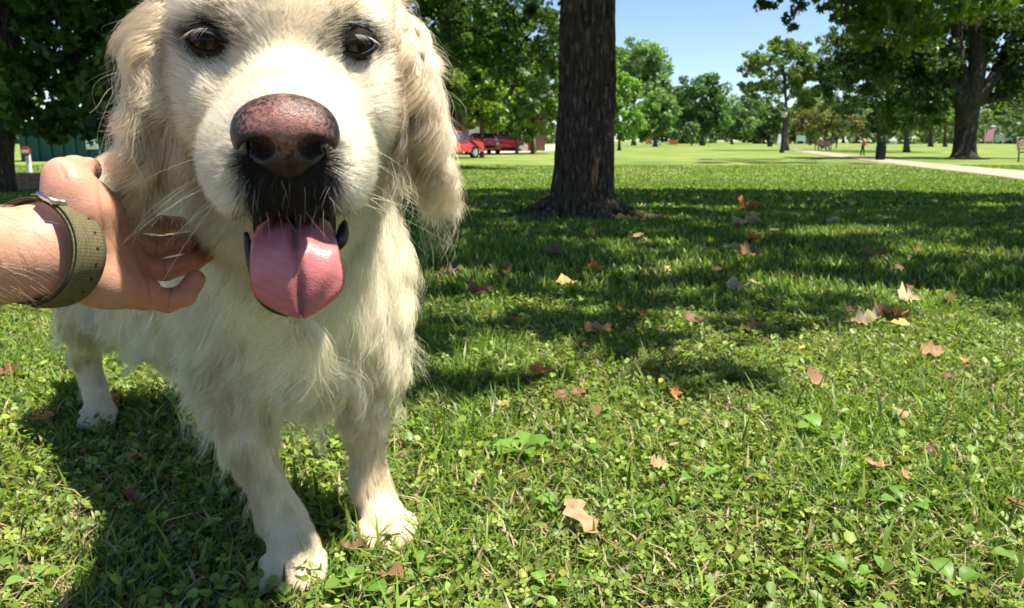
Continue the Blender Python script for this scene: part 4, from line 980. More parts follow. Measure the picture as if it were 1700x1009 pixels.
# ---- tongue
def tongue_mat():
    m = mat('tongue', (0.56, 0.19, 0.20), 0.36, 0.45, sss=0.25, sssr=(0.006, 0.002, 0.0015), attr=True)
    N = m.node_tree.nodes; L = m.node_tree.links
    g = N.new('ShaderNodeNewGeometry'); v = N.new('ShaderNodeTexVoronoi'); v.inputs['Scale'].default_value = 1150; L.new(g.outputs['Position'], v.inputs['Vector'])
    bp = N.new('ShaderNodeBump'); bp.inputs['Strength'].default_value = 0.3; bp.inputs['Distance'].default_value = 0.0005
    L.new(v.outputs['Distance'], bp.inputs['Height']); L.new(bp.outputs[0], N['Principled BSDF'].inputs['Normal'])
    return m
ctl = [at(488, 368, 0.410), at(488, 388, 0.378), at(490, 420, 0.363), at(494, 455, 0.362), at(497, 490, 0.365), at(500, 523, 0.370)]
wid = [0.0185, 0.0195, 0.0203, 0.0214, 0.0205, 0.0100]
tt = np.linspace(0, len(ctl)-1, 40)
cp = np.array([[np.interp(t, range(len(ctl)), [c[d] for c in ctl]) for d in range(3)] for t in tt])
for _ in range(6): cp[1:-1] = 0.25*cp[:-2]+0.5*cp[1:-1]+0.25*cp[2:]
ww = np.interp(tt, range(len(wid)), wid)
for _ in range(4): ww[1:-1] = 0.25*ww[:-2]+0.5*ww[1:-1]+0.25*ww[2:]
tip = np.clip((tt-3.1)/1.9, 0, 1); ww = np.where(tip > 0, 0.0214*np.sqrt(np.clip(1-0.985*tip**2.3, 0.01, 1)), ww)
tg = nrm(np.gradient(cp, axis=0)); NU = 33
TV = []; TC = []
for i_ in range(40):
    sd = nrm(HC-(HC@tg[i_])*tg[i_]); nn = np.cross(tg[i_], sd); nn = nn*np.sign(nn@(-F_))
    lob = 0.0022*np.clip((tt[i_]-4.2)/0.8, 0, 1)
    for j_ in range(NU):
        u = -1+2*j_/(NU-1)
        dz = 0.0042*(1-abs(u)**3)-0.0030*math.exp(-(u/0.10)**2)*(1-0.5*tip[i_])-0.004*u*u*0.4 + 0.0006*math.sin(u*9+tt[i_]*3)
        notch = -lob*math.exp(-(u/0.16)**2)
        TV.append(cp[i_]+sd*u*ww[i_]+nn*dz+tg[i_]*notch)
        gv = math.exp(-(u/0.11)**2); pg = math.exp(-((u-0.10-0.08*math.sin(tt[i_]))/0.16)**2)*np.clip((tt[i_]-3.0)/1.2, 0, 1)*0.75
        base = np.array([0.55, 0.170, 0.170])*(1-0.30*gv*0.6)
        base = base*(1-pg)+np.array([0.11, 0.055, 0.075])*pg
        TC.append(base*(0.92+0.16*abs(u))*(1+0.10*math.sin(u*23+tt[i_]*5)*math.sin(tt[i_]*17+u*9)))
top = np.array(TV); bot = top.copy().reshape(40, NU, 3)
for i_ in range(40):
    sd = nrm(HC-(HC@tg[i_])*tg[i_]); nn = np.cross(tg[i_], sd); nn = nn*np.sign(nn@(-F_))
    u = np.linspace(-1, 1, NU)[:, None]; bot[i_] -= nn*0.0075*np.sqrt(np.clip(1-u**4, 0, 1))
VV = np.concatenate([top, bot.reshape(-1, 3)]); nt_ = 40*NU
i, j = np.meshgrid(np.arange(39), np.arange(NU-1), indexing='ij'); k = (i*NU+j).ravel()
Qt = np.stack([k, k+1, k+NU+1, k+NU], 1)
r0 = np.arange(NU-1)+39*NU; e1 = np.arange(39)*NU; e2 = e1+NU-1
Q2 = np.concatenate([Qt, Qt[:, ::-1]+nt_, np.stack([r0, r0+1, r0+1+nt_, r0+nt_], 1), np.stack([e1+NU, e1, e1+nt_, e1+NU+nt_], 1), np.stack([e2, e2+NU, e2+NU+nt_, e2+nt_], 1)])
link('tongue', mesh_np('tongue', VV, Q2, True, np.array(TC+TC)), tongue_mat(), dog)
# dark lips at the corners of the mouth and along the lower jaw
M_LIP = mat('lip_skin', (0.020, 0.014, 0.015), 0.35, 0.5, noise=0.4, nscale=120, bump=0.15, bscale=400)
for pts in ([(408, 385, .385), (414, 420, .387), (424, 455, .385), (429, 485, .381), (446, 508, .377), (480, 523, .377)], [(572, 368, .394), (570, 384, .388), (566, 400, .384), (560, 414, .385)]):
    P = np.array([at(*p) for p in pts]); t = np.linspace(0, len(P)-1, 22)
    P = np.stack([np.interp(t, range(len(pts)), P[:, d]) for d in range(3)], 1)
    for _ in range(3): P[1:-1] = 0.25*P[:-2]+0.5*P[1:-1]+0.25*P[2:]
    MB().tube(P, 0.0031*np.sqrt(np.clip(np.sin(np.linspace(0.12, 3.0, 22)), 0, 1)), 10).build('lip', M_LIP, dog, True)
MB().tube([at(430, 437, .385), at(429, 444, .383), at(428, 449, .381)], [0.0022, 0.0019, 0.0009], 8).build('tooth', mat('tooth', (0.72, 0.62, 0.38), 0.3, 0.5), dog, True)

# ------------------------------------------------------------------ fur
def fur_mat(name, glossy=0.12, tr=0.30):
    m = bpy.data.materials.new(name); m.use_nodes = True
    nt = m.node_tree; N = nt.nodes; L = nt.links
    N.remove(N['Principled BSDF'])
    a = N.new('ShaderNodeAttribute'); a.attribute_name = 'Col'
    h = N.new('ShaderNodeBsdfHairPrincipled'); h.model = 'CHIANG'; h.parametrization = 'COLOR'
    L.new(a.outputs['Color'], h.inputs['Color']); h.inputs['Roughness'].default_value = 0.42; h.inputs['Radial Roughness'].default_value = 0.75
    d = N.new('ShaderNodeBsdfDiffuse'); L.new(a.outputs['Color'], d.inputs['Color'])
    mx = N.new('ShaderNodeMixShader'); mx.inputs[0].default_value = 0.45
    L.new(h.outputs[0], mx.inputs[1]); L.new(d.outputs[0], mx.inputs[2]); L.new(mx.outputs[0], N['Material Output'].inputs['Surface'])
    return m
M_FUR = fur_mat('fur')

tri = np.concatenate([Q[:, [0, 1, 2]], Q[:, [0, 2, 3]]])
ta = 0.5*np.linalg.norm(np.cross(V[tri[:, 1]]-V[tri[:, 0]], V[tri[:, 2]]-V[tri[:, 0]]), axis=1)
tc = V[tri].mean(1); tn = nrm(NV[tri].mean(1))

def sample(weight, n, r):
    w = ta*weight; w = w/w.sum(); f = r.choice(len(tri), n, p=w)
    u, v = r.uniform(0, 1, n), r.uniform(0, 1, n); fl = u+v > 1; u[fl], v[fl] = 1-u[fl], 1-v[fl]
    b = np.stack([1-u-v, u, v], 1)[:, :, None]
    return (V[tri[f]]*b).sum(1), nrm((NV[tri[f]]*b).sum(1))

def sstep(x, a, b):
    t = np.clip((x-a)/(b-a), 0, 1); return t*t*(3-2*t)

DOWN = np.array([0, 0, -1.])
def groom(P, N):
    """per root: flow direction, length, lift, wave amplitude, clump strength, colour"""
    n = len(P); h = to_h(P); a, c, b = h.T
    z = P[:, 2]; hd = np.linalg.norm(h*[1, 1, 1], axis=1)
    face = 1-sstep(-a+0.0*b, 0.065, 0.115); face *= 1-sstep(hd, 0.15, 0.19)
    face = np.where((b < -0.125), 0, face)
    ear = ((np.abs(c) > 0.062) & (a < -0.015) & (a > -0.13) & (b < 0.03) & (b > -0.13)).astype(float)
    face = face*(1-ear)
    s = (P-HP)@BX; side = (P-HP)@BS
    # body field: backwards and down
    fb = -BX*0.75+DOWN*0.75+0*P
    front = sstep(s, 0.50, 0.66)[:, None]
    fb = fb*(1-front)+front*(DOWN*1.0+0.25*N)
    top = sstep(N[:, 2], 0.3, 0.9)[:, None]; fb = fb*(1-top)+top*(-BX)
    leg = 1-sstep(z, 0.13, 0.20); fb = fb*(1-leg[:, None])+leg[:, None]*(DOWN+0*P)
    pawm = 1-sstep(z, 0.045, 0.065); fb = fb*(1-pawm[:, None])+pawm[:, None]*np.array([0.25, -0.8, -0.25])
    neck = sstep(s, 0.55, 0.72)*sstep(z, 0.40, 0.46)
    fb = fb*(1-neck[:, None])+neck[:, None]*(DOWN*0.9-0.25*HA)
    # face field: away from the nose
    ff = nrm(h-np.array([0.16, 0, -0.02]))@HM
    lowc = sstep(-b, 0.03, 0.08)[:, None]; ff = ff*(1-lowc)+lowc*(nrm(-0.8*HA-0.7*HB)+0.5*c[:, None]/0.04*HC)
    flow = np.where(face[:, None] > 0.5, ff, fb)
    flow = flow*(1-ear[:, None])+ear[:, None]*(-HB*1.0+0.25*np.sign(c)[:, None]*HC+0.25*np.sin(b*60)[:, None]*HA)
    L = 0.050+0*z
    L = L+0.040*front[:, 0]*sstep(z, 0.2, 0.3)
    L = L*(1-0.35*neck)
    L = np.where((N[:, 2] < -0.3) & (z > 0.17), 0.060, L)
    L = L*(1-0.35*top[:, 0])
    leg2 = 1-sstep(z, 0.07, 0.30); L = L*(1-leg2)+leg2*0.019
    rear = sstep(-(N@BX), 0.2, 0.8)*leg*sstep(z, 0.06, 0.1); L = L+rear*0.022
    L = L*(1-pawm)+pawm*0.006
    Lf = 0.0085+0.010*sstep(-a, -0.02, 0.10)+0.016*sstep(np.abs(c), 0.040, 0.066)*sstep(-a, -0.02, 0.05)+0.014*sstep(-b, 0.055, 0.10)*sstep(-a, -0.05, 0.03)
    L = L*(1-face)+face*Lf
    L = L*(1-ear)+ear*(0.028+0.016*sstep(-b, 0.0, 0.09))
    wave = np.clip((L-0.018)/0.04, 0, 1)*(0.0070+0.0085*front[:, 0]); wave = np.maximum(wave, ear*0.0115)
    lift = 0.22+0*z; lift = lift*(1-face)+face*0.36; lift = lift*(1-ear)+ear*0.45
    clump = np.clip((L-0.006)/0.03, 0.0, 1)*0.90+0.10
    # colours: cream, paler on the face, golden on the ears
    cr = np.tile(np.array([0.88, 0.755, 0.495]), (n, 1))
    wf = np.array([0.85, 0.755, 0.565]); cr = cr*(1-face[:, None])+face[:, None]*wf
    tan = (np.exp(-((np.abs(c)-0.030)/0.014)**2-((b-0.020)/0.012)**2)*0.6+0.55*np.exp(-((a-0.062)/0.016)**2-(c/0.020)**2)*(b > -0.03))*face
    cr = cr*(1-tan[:, None])+tan[:, None]*np.array([0.66, 0.50, 0.30])
    back = (sstep(np.abs(c), 0.045, 0.062)*sstep(-a, -0.01, 0.03)*face)[:, None]*0.7; cr = cr*(1-back)+back*np.array([0.74, 0.56, 0.36])
    cr = cr*(1-ear[:, None])+ear[:, None]*np.array([0.87, 0.69, 0.45])
    pw = leg[:, None]; cr = cr*(1-pw)+pw*np.array([0.82, 0.69, 0.46])
    # black lip hair and painted-in shade below the nose and round the mouth
    blk = np.exp(-(c/0.0195)**4)*sstep(-b, 0.034, 0.042)*(1-sstep(-b, 0.082, 0.095))*sstep(a, 0.058, 0.072)*face
    edge = np.exp(-(c/0.026)**4)*(sstep(-b, 0.062, 0.068))*(1-sstep(-b, 0.088, 0.10))*sstep(a, 0.02, 0.06)*face
    blk = np.clip(np.maximum(blk, edge), 0, 1)
    return flow, L, lift, wave, clump, cr, blk, face, ear

def strands(P, N, K, r, g, ph=None, fq=None):
    flow, L, lift, wave, clump, cr, blk, face, ear = g
    n = len(P)
    T = nrm(flow-(flow*N).sum(1, keepdims=True)*N*0.95+1e-4)
    jit = r.normal(0, 1, (n, 3))*0.14
    d0 = nrm(np.cos(lift)[:, None]*T+np.sin(lift)[:, None]*N+jit)
    s = np.linspace(0, 1, K)
    out = np.zeros((n, K, 3)); out[:, 0] = P-N*0.0005; d = d0.copy(); st = (L/(K-1))[:, None]
    grav = np.clip((L-0.012)/0.04, 0, 1)[:, None]
    for k in range(1, K):
        d = nrm(d+T*0.10+DOWN*0.27*grav-N*0.02*(k > 2))
        out[:, k] = out[:, k-1]+d*st
    B = nrm(np.cross(T, N)); ph = r.uniform(0, 6.28, n) if ph is None else ph
    fr = (L/(0.062-0.022*ear)*2*np.pi)[:, None]*(r.uniform(0.7, 1.2, (n, 1)) if fq is None else fq)
    amp = wave[:, None]*np.linspace(0, 1, K)[None]**0.8
    out += (amp*np.sin(fr*s[None]+ph[:, None]))[:, :, None]*B[:, None]+(0.5*amp*np.sin(fr*s[None]+ph[:, None]+1.3))[:, :, None]*N[:, None]
    return out

def make_fur(name, weight, n, K, rad, cl_n, seed, bright=1.0):
    r = np.random.default_rng(seed)
    GP, GN = sample(weight, cl_n, r); gg = groom(GP, GN); gph = r.uniform(0, 6.28, cl_n); gfq = r.uniform(0.75, 1.2, (cl_n, 1)); GS = strands(GP, GN, K, r, gg, gph, gfq)
    kd = kdtree.KDTree(cl_n)
    for i_, p in enumerate(GP): kd.insert(p, i_)
    kd.balance()
    P, N = sample(weight, n, r)
    h = to_h(P)
    ok = np.ones(n, bool)
    for e in EYES: ok &= np.linalg.norm((P-e-HA*0.004)@HM.T/np.array([1.3, 1.25, 1.0]), axis=1) > 0.0063
    dn = (h-np.array([0.111, 0, -0.030]))/np.array([0.020, 0.0235, 0.0165]); ok &= np.linalg.norm(dn, axis=1) > 1.0
    ok &= ~((h[:, 0] > 0.0) & (np.abs(h[:, 1]) < 0.0235) & (h[:, 2] < -0.068) & (h[:, 2] > -0.106))
    P, N = P[ok], N[ok]; n = len(P)
    g = list(groom(P, N)); g[1] = g[1]*r.uniform(0.65, 1.15, n)
    idx = np.array([kd.find(p)[1] for p in P])
    own = strands(P, N, K, r, tuple(g), gph[idx]+r.normal(0, 0.35, n), gfq[idx])
    w = (g[4]*r.uniform(0.30, 0.92, n))[:, None]*np.linspace(0, 1, K)[None]**0.55
    gs = GS[idx]; same = ((g[7] > 0.5) == (gg[7][idx] > 0.5)) & ((g[8] > 0.5) == (gg[8][idx] > 0.5))
    w = w*same[:, None]
    S_ = own*(1-w[:, :, None])+w[:, :, None]*gs
    S_[:, 0] = own[:, 0]
    S_ += r.normal(0, 1, (n, 1, 3))*(np.linspace(0, 1, K)**1.3)[None, :, None]*(0.07*g[1])[:, None, None]
    rr = rad*(0.35+0.65*np.clip(g[1]/0.03, 0.35, 1.2))[:, None]*r.uniform(0.6, 1.3, (n, 1))*np.linspace(1, 0.18, K)[None]
    tone = np.clip(1+0.10*r.normal(0, 1, (n, 1))+0.08*r.normal(0, 1, (cl_n, 1))[idx], 0.6, 1.2)
    c = np.clip(g[5]*tone*bright, 0, 0.93)
    gold = np.clip(r.normal(0.10, 0.15, (n, 1))+0.24*r.normal(0, 1, (cl_n, 1))[idx], 0, 0.6); gold = gold*(1-0.8*g[7][:, None])
    c = c*(1-gold)+gold*np.array([0.62, 0.43, 0.22])
    bl = g[6] > r.uniform(0.12, 0.62, n)
    c[bl] = np.array([0.012, 0.009, 0.008])*r.uniform(0.6, 2.0, (bl.sum(), 1))
    hh = to_h(P)
    for e, s in zip(EYES, (-1, 1)):
        q = (P-e-HA*0.004)@HM.T; dd = np.linalg.norm(q/np.array([2, 1.35, 1.0]), axis=1)
        dk = (dd < 0.0108+0.004*r.uniform(-1, 1, n)) | ((dd < 0.020) & (q[:, 1]*s < -0.003) & (q[:, 2] > -0.004) & (r.uniform(0, 1, n) < 0.45))
        c[dk] = np.array([0.03, 0.02, 0.014])*r.uniform(0.7, 2.5, (dk.sum(), 1))
    return hair_obj(name, S_, rr, c, M_FUR, dog)

hc = to_h(tc)
dcam = np.linalg.norm(tc-CAM, axis=1)
facing = np.clip(0.35+((CAM-tc)/dcam[:, None]*tn).sum(1), 0.05, 1.0)
headw = ((np.linalg.norm(hc, axis=1) < 0.17) & (hc[:, 0] > -0.125)).astype(float)
earw = headw*((np.abs(hc[:, 1]) > 0.062) & (hc[:, 0] < -0.015) & (hc[:, 2] < 0.03))
facew = headw*(1-earw)
bodyw = (1-headw)*(tc[:, 2] > 0.003)
FQ = 1.0
make_fur('face_fur', facew*facing*(1+1.2*(hc[:, 0] > 0.03)), int(120000*FQ), 5, 0.00016, 5000, 51)
make_fur('ear_fur', earw*(facing+0.3), int(30000*FQ), 14, 0.00017, 100, 52)
make_fur('body_fur', bodyw*facing*(1+1.0*(tc[:, 2] < 0.14)), int(170000*FQ), 10, 0.00025, 760, 53)

# loose wavy fringes: ears, neck, chest, backs of the legs
def fringe(name, weight, locks, per, Lr, rad, seed, flow_fn, amp=0.010, wl=0.055):
    r = np.random.default_rng(seed); P, N = sample(weight, locks, r); K = 16; s = np.linspace(0, 1, K)
    fl = flow_fn(P, N, r); T = nrm(fl); B = nrm(np.cross(T, N)+1e-4); Lk = r.uniform(*Lr, locks); out = []; cc = []
    g = groom(P, N)[5]
    for i_ in range(locks):
        d = nrm(T[i_]+0.28*N[i_]); p = P[i_].copy(); pts = [p.copy()]
        for k in range(1, K):
            d = nrm(d+T[i_]*0.12+DOWN*0.10); p = p+d*Lk[i_]/(K-1); pts.append(p.copy())
        pts = np.array(pts); ph = r.uniform(0, 6.28); w = 2*np.pi*Lk[i_]/wl*r.uniform(0.7, 1.3)
        pts += (amp*r.uniform(0.5, 1.3)*s**0.8*np.sin(w*s+ph))[:, None]*B[i_]+(0.6*amp*s*np.cos(w*s+ph))[:, None]*N[i_]
        off_ = r.normal(0, 1, (per, 1, 3))*0.0022*(0.5+1.2*np.sin(np.pi*s)**1.0+0.9*s**3)[None, :, None]
        ln = 1-r.uniform(0, 0.35, (per, 1, 1))
        out.append(pts[0]+(pts[None]-pts[0])*ln+off_+r.normal(0, 1, (per, 1, 3))*0.0022*(s**2)[None, :, None]); cc.append(np.clip(g[i_]*r.uniform(0.85, 1.08)*r.uniform(0.85, 1.1, (per, 1)), 0, 0.9))
    out = np.concatenate(out); cc = np.concatenate(cc)
    hair_obj(name, out, np.tile(rad*np.linspace(1, 0.2, K), (len(out), 1))*r.uniform(0.6, 1.2, (len(out), 1)), cc, M_FUR, dog)
sgn = np.sign(hc[:, 1])
lowear = earw*((hc[:, 2] < -0.03) | (np.abs(hc[:, 1]) > 0.082))*((tn@HC)*sgn > -0.3)
fringe('ear_fringe', lowear, 105, 26, (0.045, 0.085), 0.00012, 61, lambda P, N, r: -HB*0.9+np.sign(to_h(P)[:, 1])[:, None]*HC*r.uniform(-0.3, 0.2, (len(P), 1))+HA*r.normal(0.0, 0.30, (len(P), 1)), 0.0085, 0.058)
upear = earw*(hc[:, 2] > -0.05)*((tn@HC)*sgn > 0.2)
fringe('ear_wisps', upear, 24, 6, (0.026, 0.048), 0.00010, 62, lambda P, N, r: -HB*0.5+np.sign(to_h(P)[:, 1])[:, None]*HC*0.6+HA*r.normal(-0.1, 0.5, (len(P), 1))+0.2*HB, 0.006, 0.05)
sfr = (tc-HP)@BX
chest = (1-headw)*(sfr > 0.46)*(tc[:, 2] > 0.20)*(tc[:, 2] < 0.56)*((tn*nrm(CAM-tc)).sum(1) > -0.1)
fringe('chest_fringe', chest, 330, 26, (0.05, 0.10), 0.00020, 63, lambda P, N, r: np.tile(DOWN, (len(P), 1))+0.12*N+r.normal(0, 0.30, (len(P), 3)), 0.015, 0.062)
flank = (1-headw)*(sfr <= 0.50)*(tc[:, 2] > 0.20)*(tc[:, 2] < 0.45)*((tn*nrm(CAM-tc)).sum(1) > -0.1)
fringe('flank_fringe', flank, 170, 22, (0.04, 0.08), 0.00022, 64, lambda P, N, r: -0.6*BX+DOWN*0.9+0.2*N+r.normal(0, 0.2, (len(P), 3)), 0.010, 0.06)
legb = (1-headw)*(tc[:, 2] > 0.06)*(tc[:, 2] < 0.22)*(tn@BX < -0.15)
belly = (1-headw)*(sfr > 0.05)*(sfr < 0.55)*(tn[:, 2] < 0.1)*(tc[:, 2] > 0.12)*(tc[:, 2] < 0.32)
fringe('belly_fringe', belly, 160, 22, (0.035, 0.075), 0.00022, 66, lambda P, N, r: np.tile(DOWN, (len(P), 1))-0.3*BX+0.1*N+r.normal(0, 0.2, (len(P), 3)), 0.009, 0.06)
fringe('leg_fringe', legb, 90, 14, (0.02, 0.05), 0.00018, 65, lambda P, N, r: DOWN*0.9-0.35*BX+0.2*N, 0.004, 0.05)

# whiskers and eyelashes
r = np.random.default_rng(77); WP = []; WC = []
for s in (-1, 1):
    for q_ in range(9):
        a0 = r.uniform(0.060, 0.098); b0 = r.uniform(-0.068, -0.040); p0 = hl(a0, s*(0.036-0.10*max(0, a0-0.075)), b0)
        d = nrm(HC*s*r.uniform(0.5, 1)+HA*r.uniform(-0.2, 0.5)-HB*r.uniform(0.1, 0.9)); Lw = r.uniform(0.025, 0.060)
        t = np.linspace(0, 1, 9)[:, None]; WP.append(p0+d*Lw*t+(-HB*0.25-HA*0.35)*Lw*t*t); WC.append((0.85, 0.78, 0.6))
    for q_ in range(16):                      # chin hairs over the dark lip
        p0 = hl(r.uniform(0.095, 0.112), s*r.uniform(0.0, 0.022), r.uniform(-0.068, -0.050)); d = nrm(HA*r.uniform(0.2, 0.9)-HB*r.uniform(0.4, 1.2)+HC*r.normal(0, 0.6)); Lw = r.uniform(0.005, 0.012)
        t = np.linspace(0, 1, 9)[:, None]; WP.append(p0+d*Lw*t-HB*0.4*Lw*t*t+HC*r.normal(0, .2)*Lw*t*t); WC.append((0.6, 0.55, 0.45))
    e = EYES[0 if s < 0 else 1]
    for q_ in range(24):                      # pale lashes on the upper lid
        u = r.uniform(-0.2, 1.0); yy = 0.0066*math.sqrt(max(0, 1-u*u*0.95))
        p0 = e+HC*s*u*0.0100+HB*(yy+0.0005-(0.001 if s > 0 else 0))+HA*(0.0125-0.005*u*u)
        d = nrm(HA*0.35+HC*s*(0.6+0.5*u)-HB*0.25); Lw = r.uniform(0.003, 0.006)
        t = np.linspace(0, 1, 9)[:, None]; WP.append(p0+d*Lw*t-HB*0.5*Lw*t*t); WC.append((0.66, 0.56, 0.42))
WP = np.array(WP); wr = np.linalg.norm(WP[:, -1]-WP[:, 0], axis=1); wr = np.where(wr > 0.02, 0.00010, 0.00007)
hair_obj('whiskers', WP, wr[:, None]*np.linspace(1, 0.3, 9)[None], np.array(WC), M_FUR, dog)
# ------------------------------------------------------------------ the arm reaching in from the left
person = empty('person', (0, 0, 0)); tag(person, 'bare forearm and hand stroking the dog below its ear', 'person')
class HSDF(SDF):
    def chain(s, pts, rad, k=0.02): return SDF.chain(s, pts, [q*0.94 for q in rad], k)
H = HSDF()
HK = 0.94
def hp(px, py, d): return at(px, py, d*HK)
AD = 0.0
# forearm to the elbow and beyond, out of the picture
H.chain([[-0.62, -0.05, 0.34], [-0.52, 0.12, 0.37], hp(-260, 432, 0.40), hp(-60, 418, 0.442), hp(60, 417, 0.470)], [0.050, 0.044, 0.036, 0.0275, 0.0235], 0.006)
H.chain([hp(-60, 440, 0.447), hp(60, 430, 0.474), hp(115, 425, 0.486)], [0.0265, 0.0235, 0.0205], 0.006)
H.chain([hp(60, 404, 0.474), hp(115, 402, 0.484)], [0.0232, 0.0200], 0.006)
# palm
H.chain([hp(112, 440, 0.488), hp(175, 462, 0.500), hp(238, 486, 0.511)], [0.0200, 0.0175, 0.0115], 0.010)
H.chain([hp(112, 408, 0.488), hp(165, 425, 0.502), hp(222, 440, 0.519)], [0.0205, 0.0150, 0.0095], 0.010)
H.chain([hp(132, 388, 0.489), hp(165, 392, 0.504), hp(212, 402, 0.524)], [0.0165, 0.0140, 0.0095], 0.010)
H.chain([hp(142, 364, 0.489), hp(160, 358, 0.503), hp(200, 364, 0.526)], [0.0140, 0.0125, 0.0092], 0.010)
# thumb: ball, knuckle, tip bent away
H.chain([hp(146, 395, 0.488), hp(140, 348, 0.482), hp(113, 306, 0.473)], [0.0145, 0.0130, 0.0102], 0.010)
H.chain([hp(112, 306, 0.471), hp(104, 290, 0.472), hp(124, 284, 0.487), hp(148, 280, 0.500)], [0.0104, 0.0090, 0.0086, 0.0074], 0.005)
H.chain([hp(125, 335, 0.478), hp(150, 345, 0.492)], [0.014, 0.012], 0.016)
# four fingers, bent into the fur
FS = 1.0
fing = [([(200, 364, .526), (232, 369, .548), (268, 373, .570), (300, 372, .600)], [.0080, .0074, .0069, .0060]),
        ([(212, 404, .524), (260, 411, .546), (302, 404, .566), (334, 394, .598)], [.0082, .0076, .0071, .0061]),
        ([(222, 444, .518), (274, 448, .540), (316, 437, .558), (344, 421, .588)], [.0080, .0074, .0069, .0060]),
        ([(238, 488, .511), (278, 499, .526), (307, 490, .534), (324, 464, .540)], [.0086, .0078, .0074, .0068])]
for pts, rad in fing: H.chain([hp(*p) for p in pts], rad, 0.0022)
Vh, Qh = H.mesh(0.0014); Vh = relax(Vh, Qh, 3)
# skin colour: redder at the knuckles, finger pads and thumb, paler along the forearm
px_, py_, dd_ = to_px(Vh)
red = np.clip((px_-185)/70, 0, 1)*0.8+np.exp(-((px_-115)/45)**2-((py_-285)/30)**2)*0.6+np.exp(-((px_-235)/35)**2-((py_-480)/30)**2)*0.5
base = np.array([0.58, 0.310, 0.210]); rd = np.array([0.56, 0.200, 0.140])
cs = base*(1-np.clip(red, 0, 1)[:, None])+rd*np.clip(red, 0, 1)[:, None]
for (x0, y0), (x1, y1), w, amt in (((136, 385), (170, 383), 2.0, .28), ((140, 398), (142, 440), 2.2, .22), ((152, 365), (156, 440), 2.2, .22), ((168, 405), (172, 440), 2.4, .18), ((185, 330), (205, 390), 3, .25), ((215, 400), (245, 470), 3.5, .22), ((245, 470), (250, 500), 2.5, .25), ((250, 345), (246, 380), 2.0, .3), ((262, 388), (258, 426), 2.0, .3), ((272, 432), (276, 470), 2.0, .3), ((284, 476), (278, 512), 2.0, .3), ((130, 372), (132, 470), 2.2, .3), ((160, 300), (176, 420), 3.0, .22), ((180, 395), (232, 470), 2.5, .2), ((100, 275), (112, 300), 2.0, .25)):
    t = np.clip(((px_-x0)*(x1-x0)+(py_-y0)*(y1-y0))/((x1-x0)**2+(y1-y0)**2), 0, 1)
    ds = np.hypot(px_-x0-t*(x1-x0), py_-y0-t*(y1-y0)); g = np.exp(-(ds/w)**2)
    cs *= (1-amt*g)[:, None]**np.array([0.7, 1.2, 1.3])  # crease darkening put into the colour, redder along each line
    Vh = Vh+F_*(g*0.0007)[:, None]
M_SKIN = mat('skin', rough=0.48, spec=0.4, attr=True, sss=0.22, sssr=(0.007, 0.0028, 0.0015), noise=0.10, nscale=60, bump=0.10, bscale=700)
hand = link('arm', mesh_np('arm', Vh, Qh, True, cs), M_SKIN, person)
# fine hairs on the forearm
r = np.random.default_rng(5); fa = np.argwhere((px_ > -60) & (px_ < 62)).ravel()
me = hand.data; NH = normals_of(me); pick = r.choice(fa, 340)
ad = nrm(hp(60, 417, 0.47)-hp(-60, 418, 0.442)); t = np.linspace(0, 1, 6)[None, :, None]
d = nrm(ad*0.8+NH[pick]*0.55+DOWN*0.4+r.normal(0, .35, (340, 3)))[:, None]; Lh = r.uniform(0.004, 0.010, (340, 1, 1))
HPt = Vh[pick][:, None]+d*Lh*t+(ad*0.4+DOWN*0.3)*Lh*t*t
hair_obj('arm_hair', HPt, np.tile(np.linspace(0.00009, 0.00003, 6), (340, 1)), np.tile([0.42, 0.28, 0.16], (340, 1)), M_FUR, person)

# ------------------------------------------------------------------ wristwatch: woven olive strap, steel loop
def weave_mat():
    m = bpy.data.materials.new('woven_nylon'); m.use_nodes = True
    N = m.node_tree.nodes; L = m.node_tree.links; b = N['Principled BSDF']
    uv = N.new('ShaderNodeAttribute'); uv.attribute_name = 'Col'
    mp = N.new('ShaderNodeMapping'); mp.inputs['Scale'].default_value = (52, 11, 1); L.new(uv.outputs['Vector'], mp.inputs[0])
    ck = N.new('ShaderNodeTexBrick'); ck.inputs['Scale'].default_value = 1.0; ck.inputs['Color1'].default_value = (0.215, 0.185, 0.095, 1); ck.inputs['Color2'].default_value = (0.155, 0.140, 0.072, 1)
    ck.inputs['Mortar'].default_value = (0.045, 0.042, 0.022, 1); ck.inputs['Mortar Size'].default_value = 0.055; ck.inputs['Brick Width'].default_value = 1.0; ck.inputs['Row Height'].default_value = 0.5
    L.new(mp.outputs[0], ck.inputs['Vector']); L.new(ck.outputs['Color'], b.inputs['Base Color'])
    bp = N.new('ShaderNodeBump'); bp.invert = True; bp.inputs['Strength'].default_value = 0.9; bp.inputs['Distance'].default_value = 0.0006
    L.new(ck.outputs['Fac'], bp.inputs['Height']); L.new(bp.outputs[0], b.inputs['Normal'])
    b.inputs['Roughness'].default_value = 0.8; b.inputs['Specular IOR Level'].default_value = 0.2
    return m
watch = empty('wristwatch', (0, 0, 0)); tag(watch, 'olive woven wristwatch strap with steel loop on the wrist', 'wristwatch')
wc = hp(70, 418, 0.4745); wax = nrm(hp(112, 420, 0.4862)-hp(50, 417, 0.4665)+0.012*F_)
wu = nrm(U_-(U_@wax)*wax); wv = np.cross(wax, wu); wv = wv*np.sign(wv@(-F_))
wa = wax
_q = Vh-wc; _m = (np.abs(_q@wax) < 0.0105) & (np.abs(_q@wu) < 0.020)
wc = wc+wv*0.5*((_q[_m]@wv).max()+(_q[_m]@wv).min()); RU = 0.0283; RV = 0.5*np.ptp(_q[_m]@wv)+0.0006
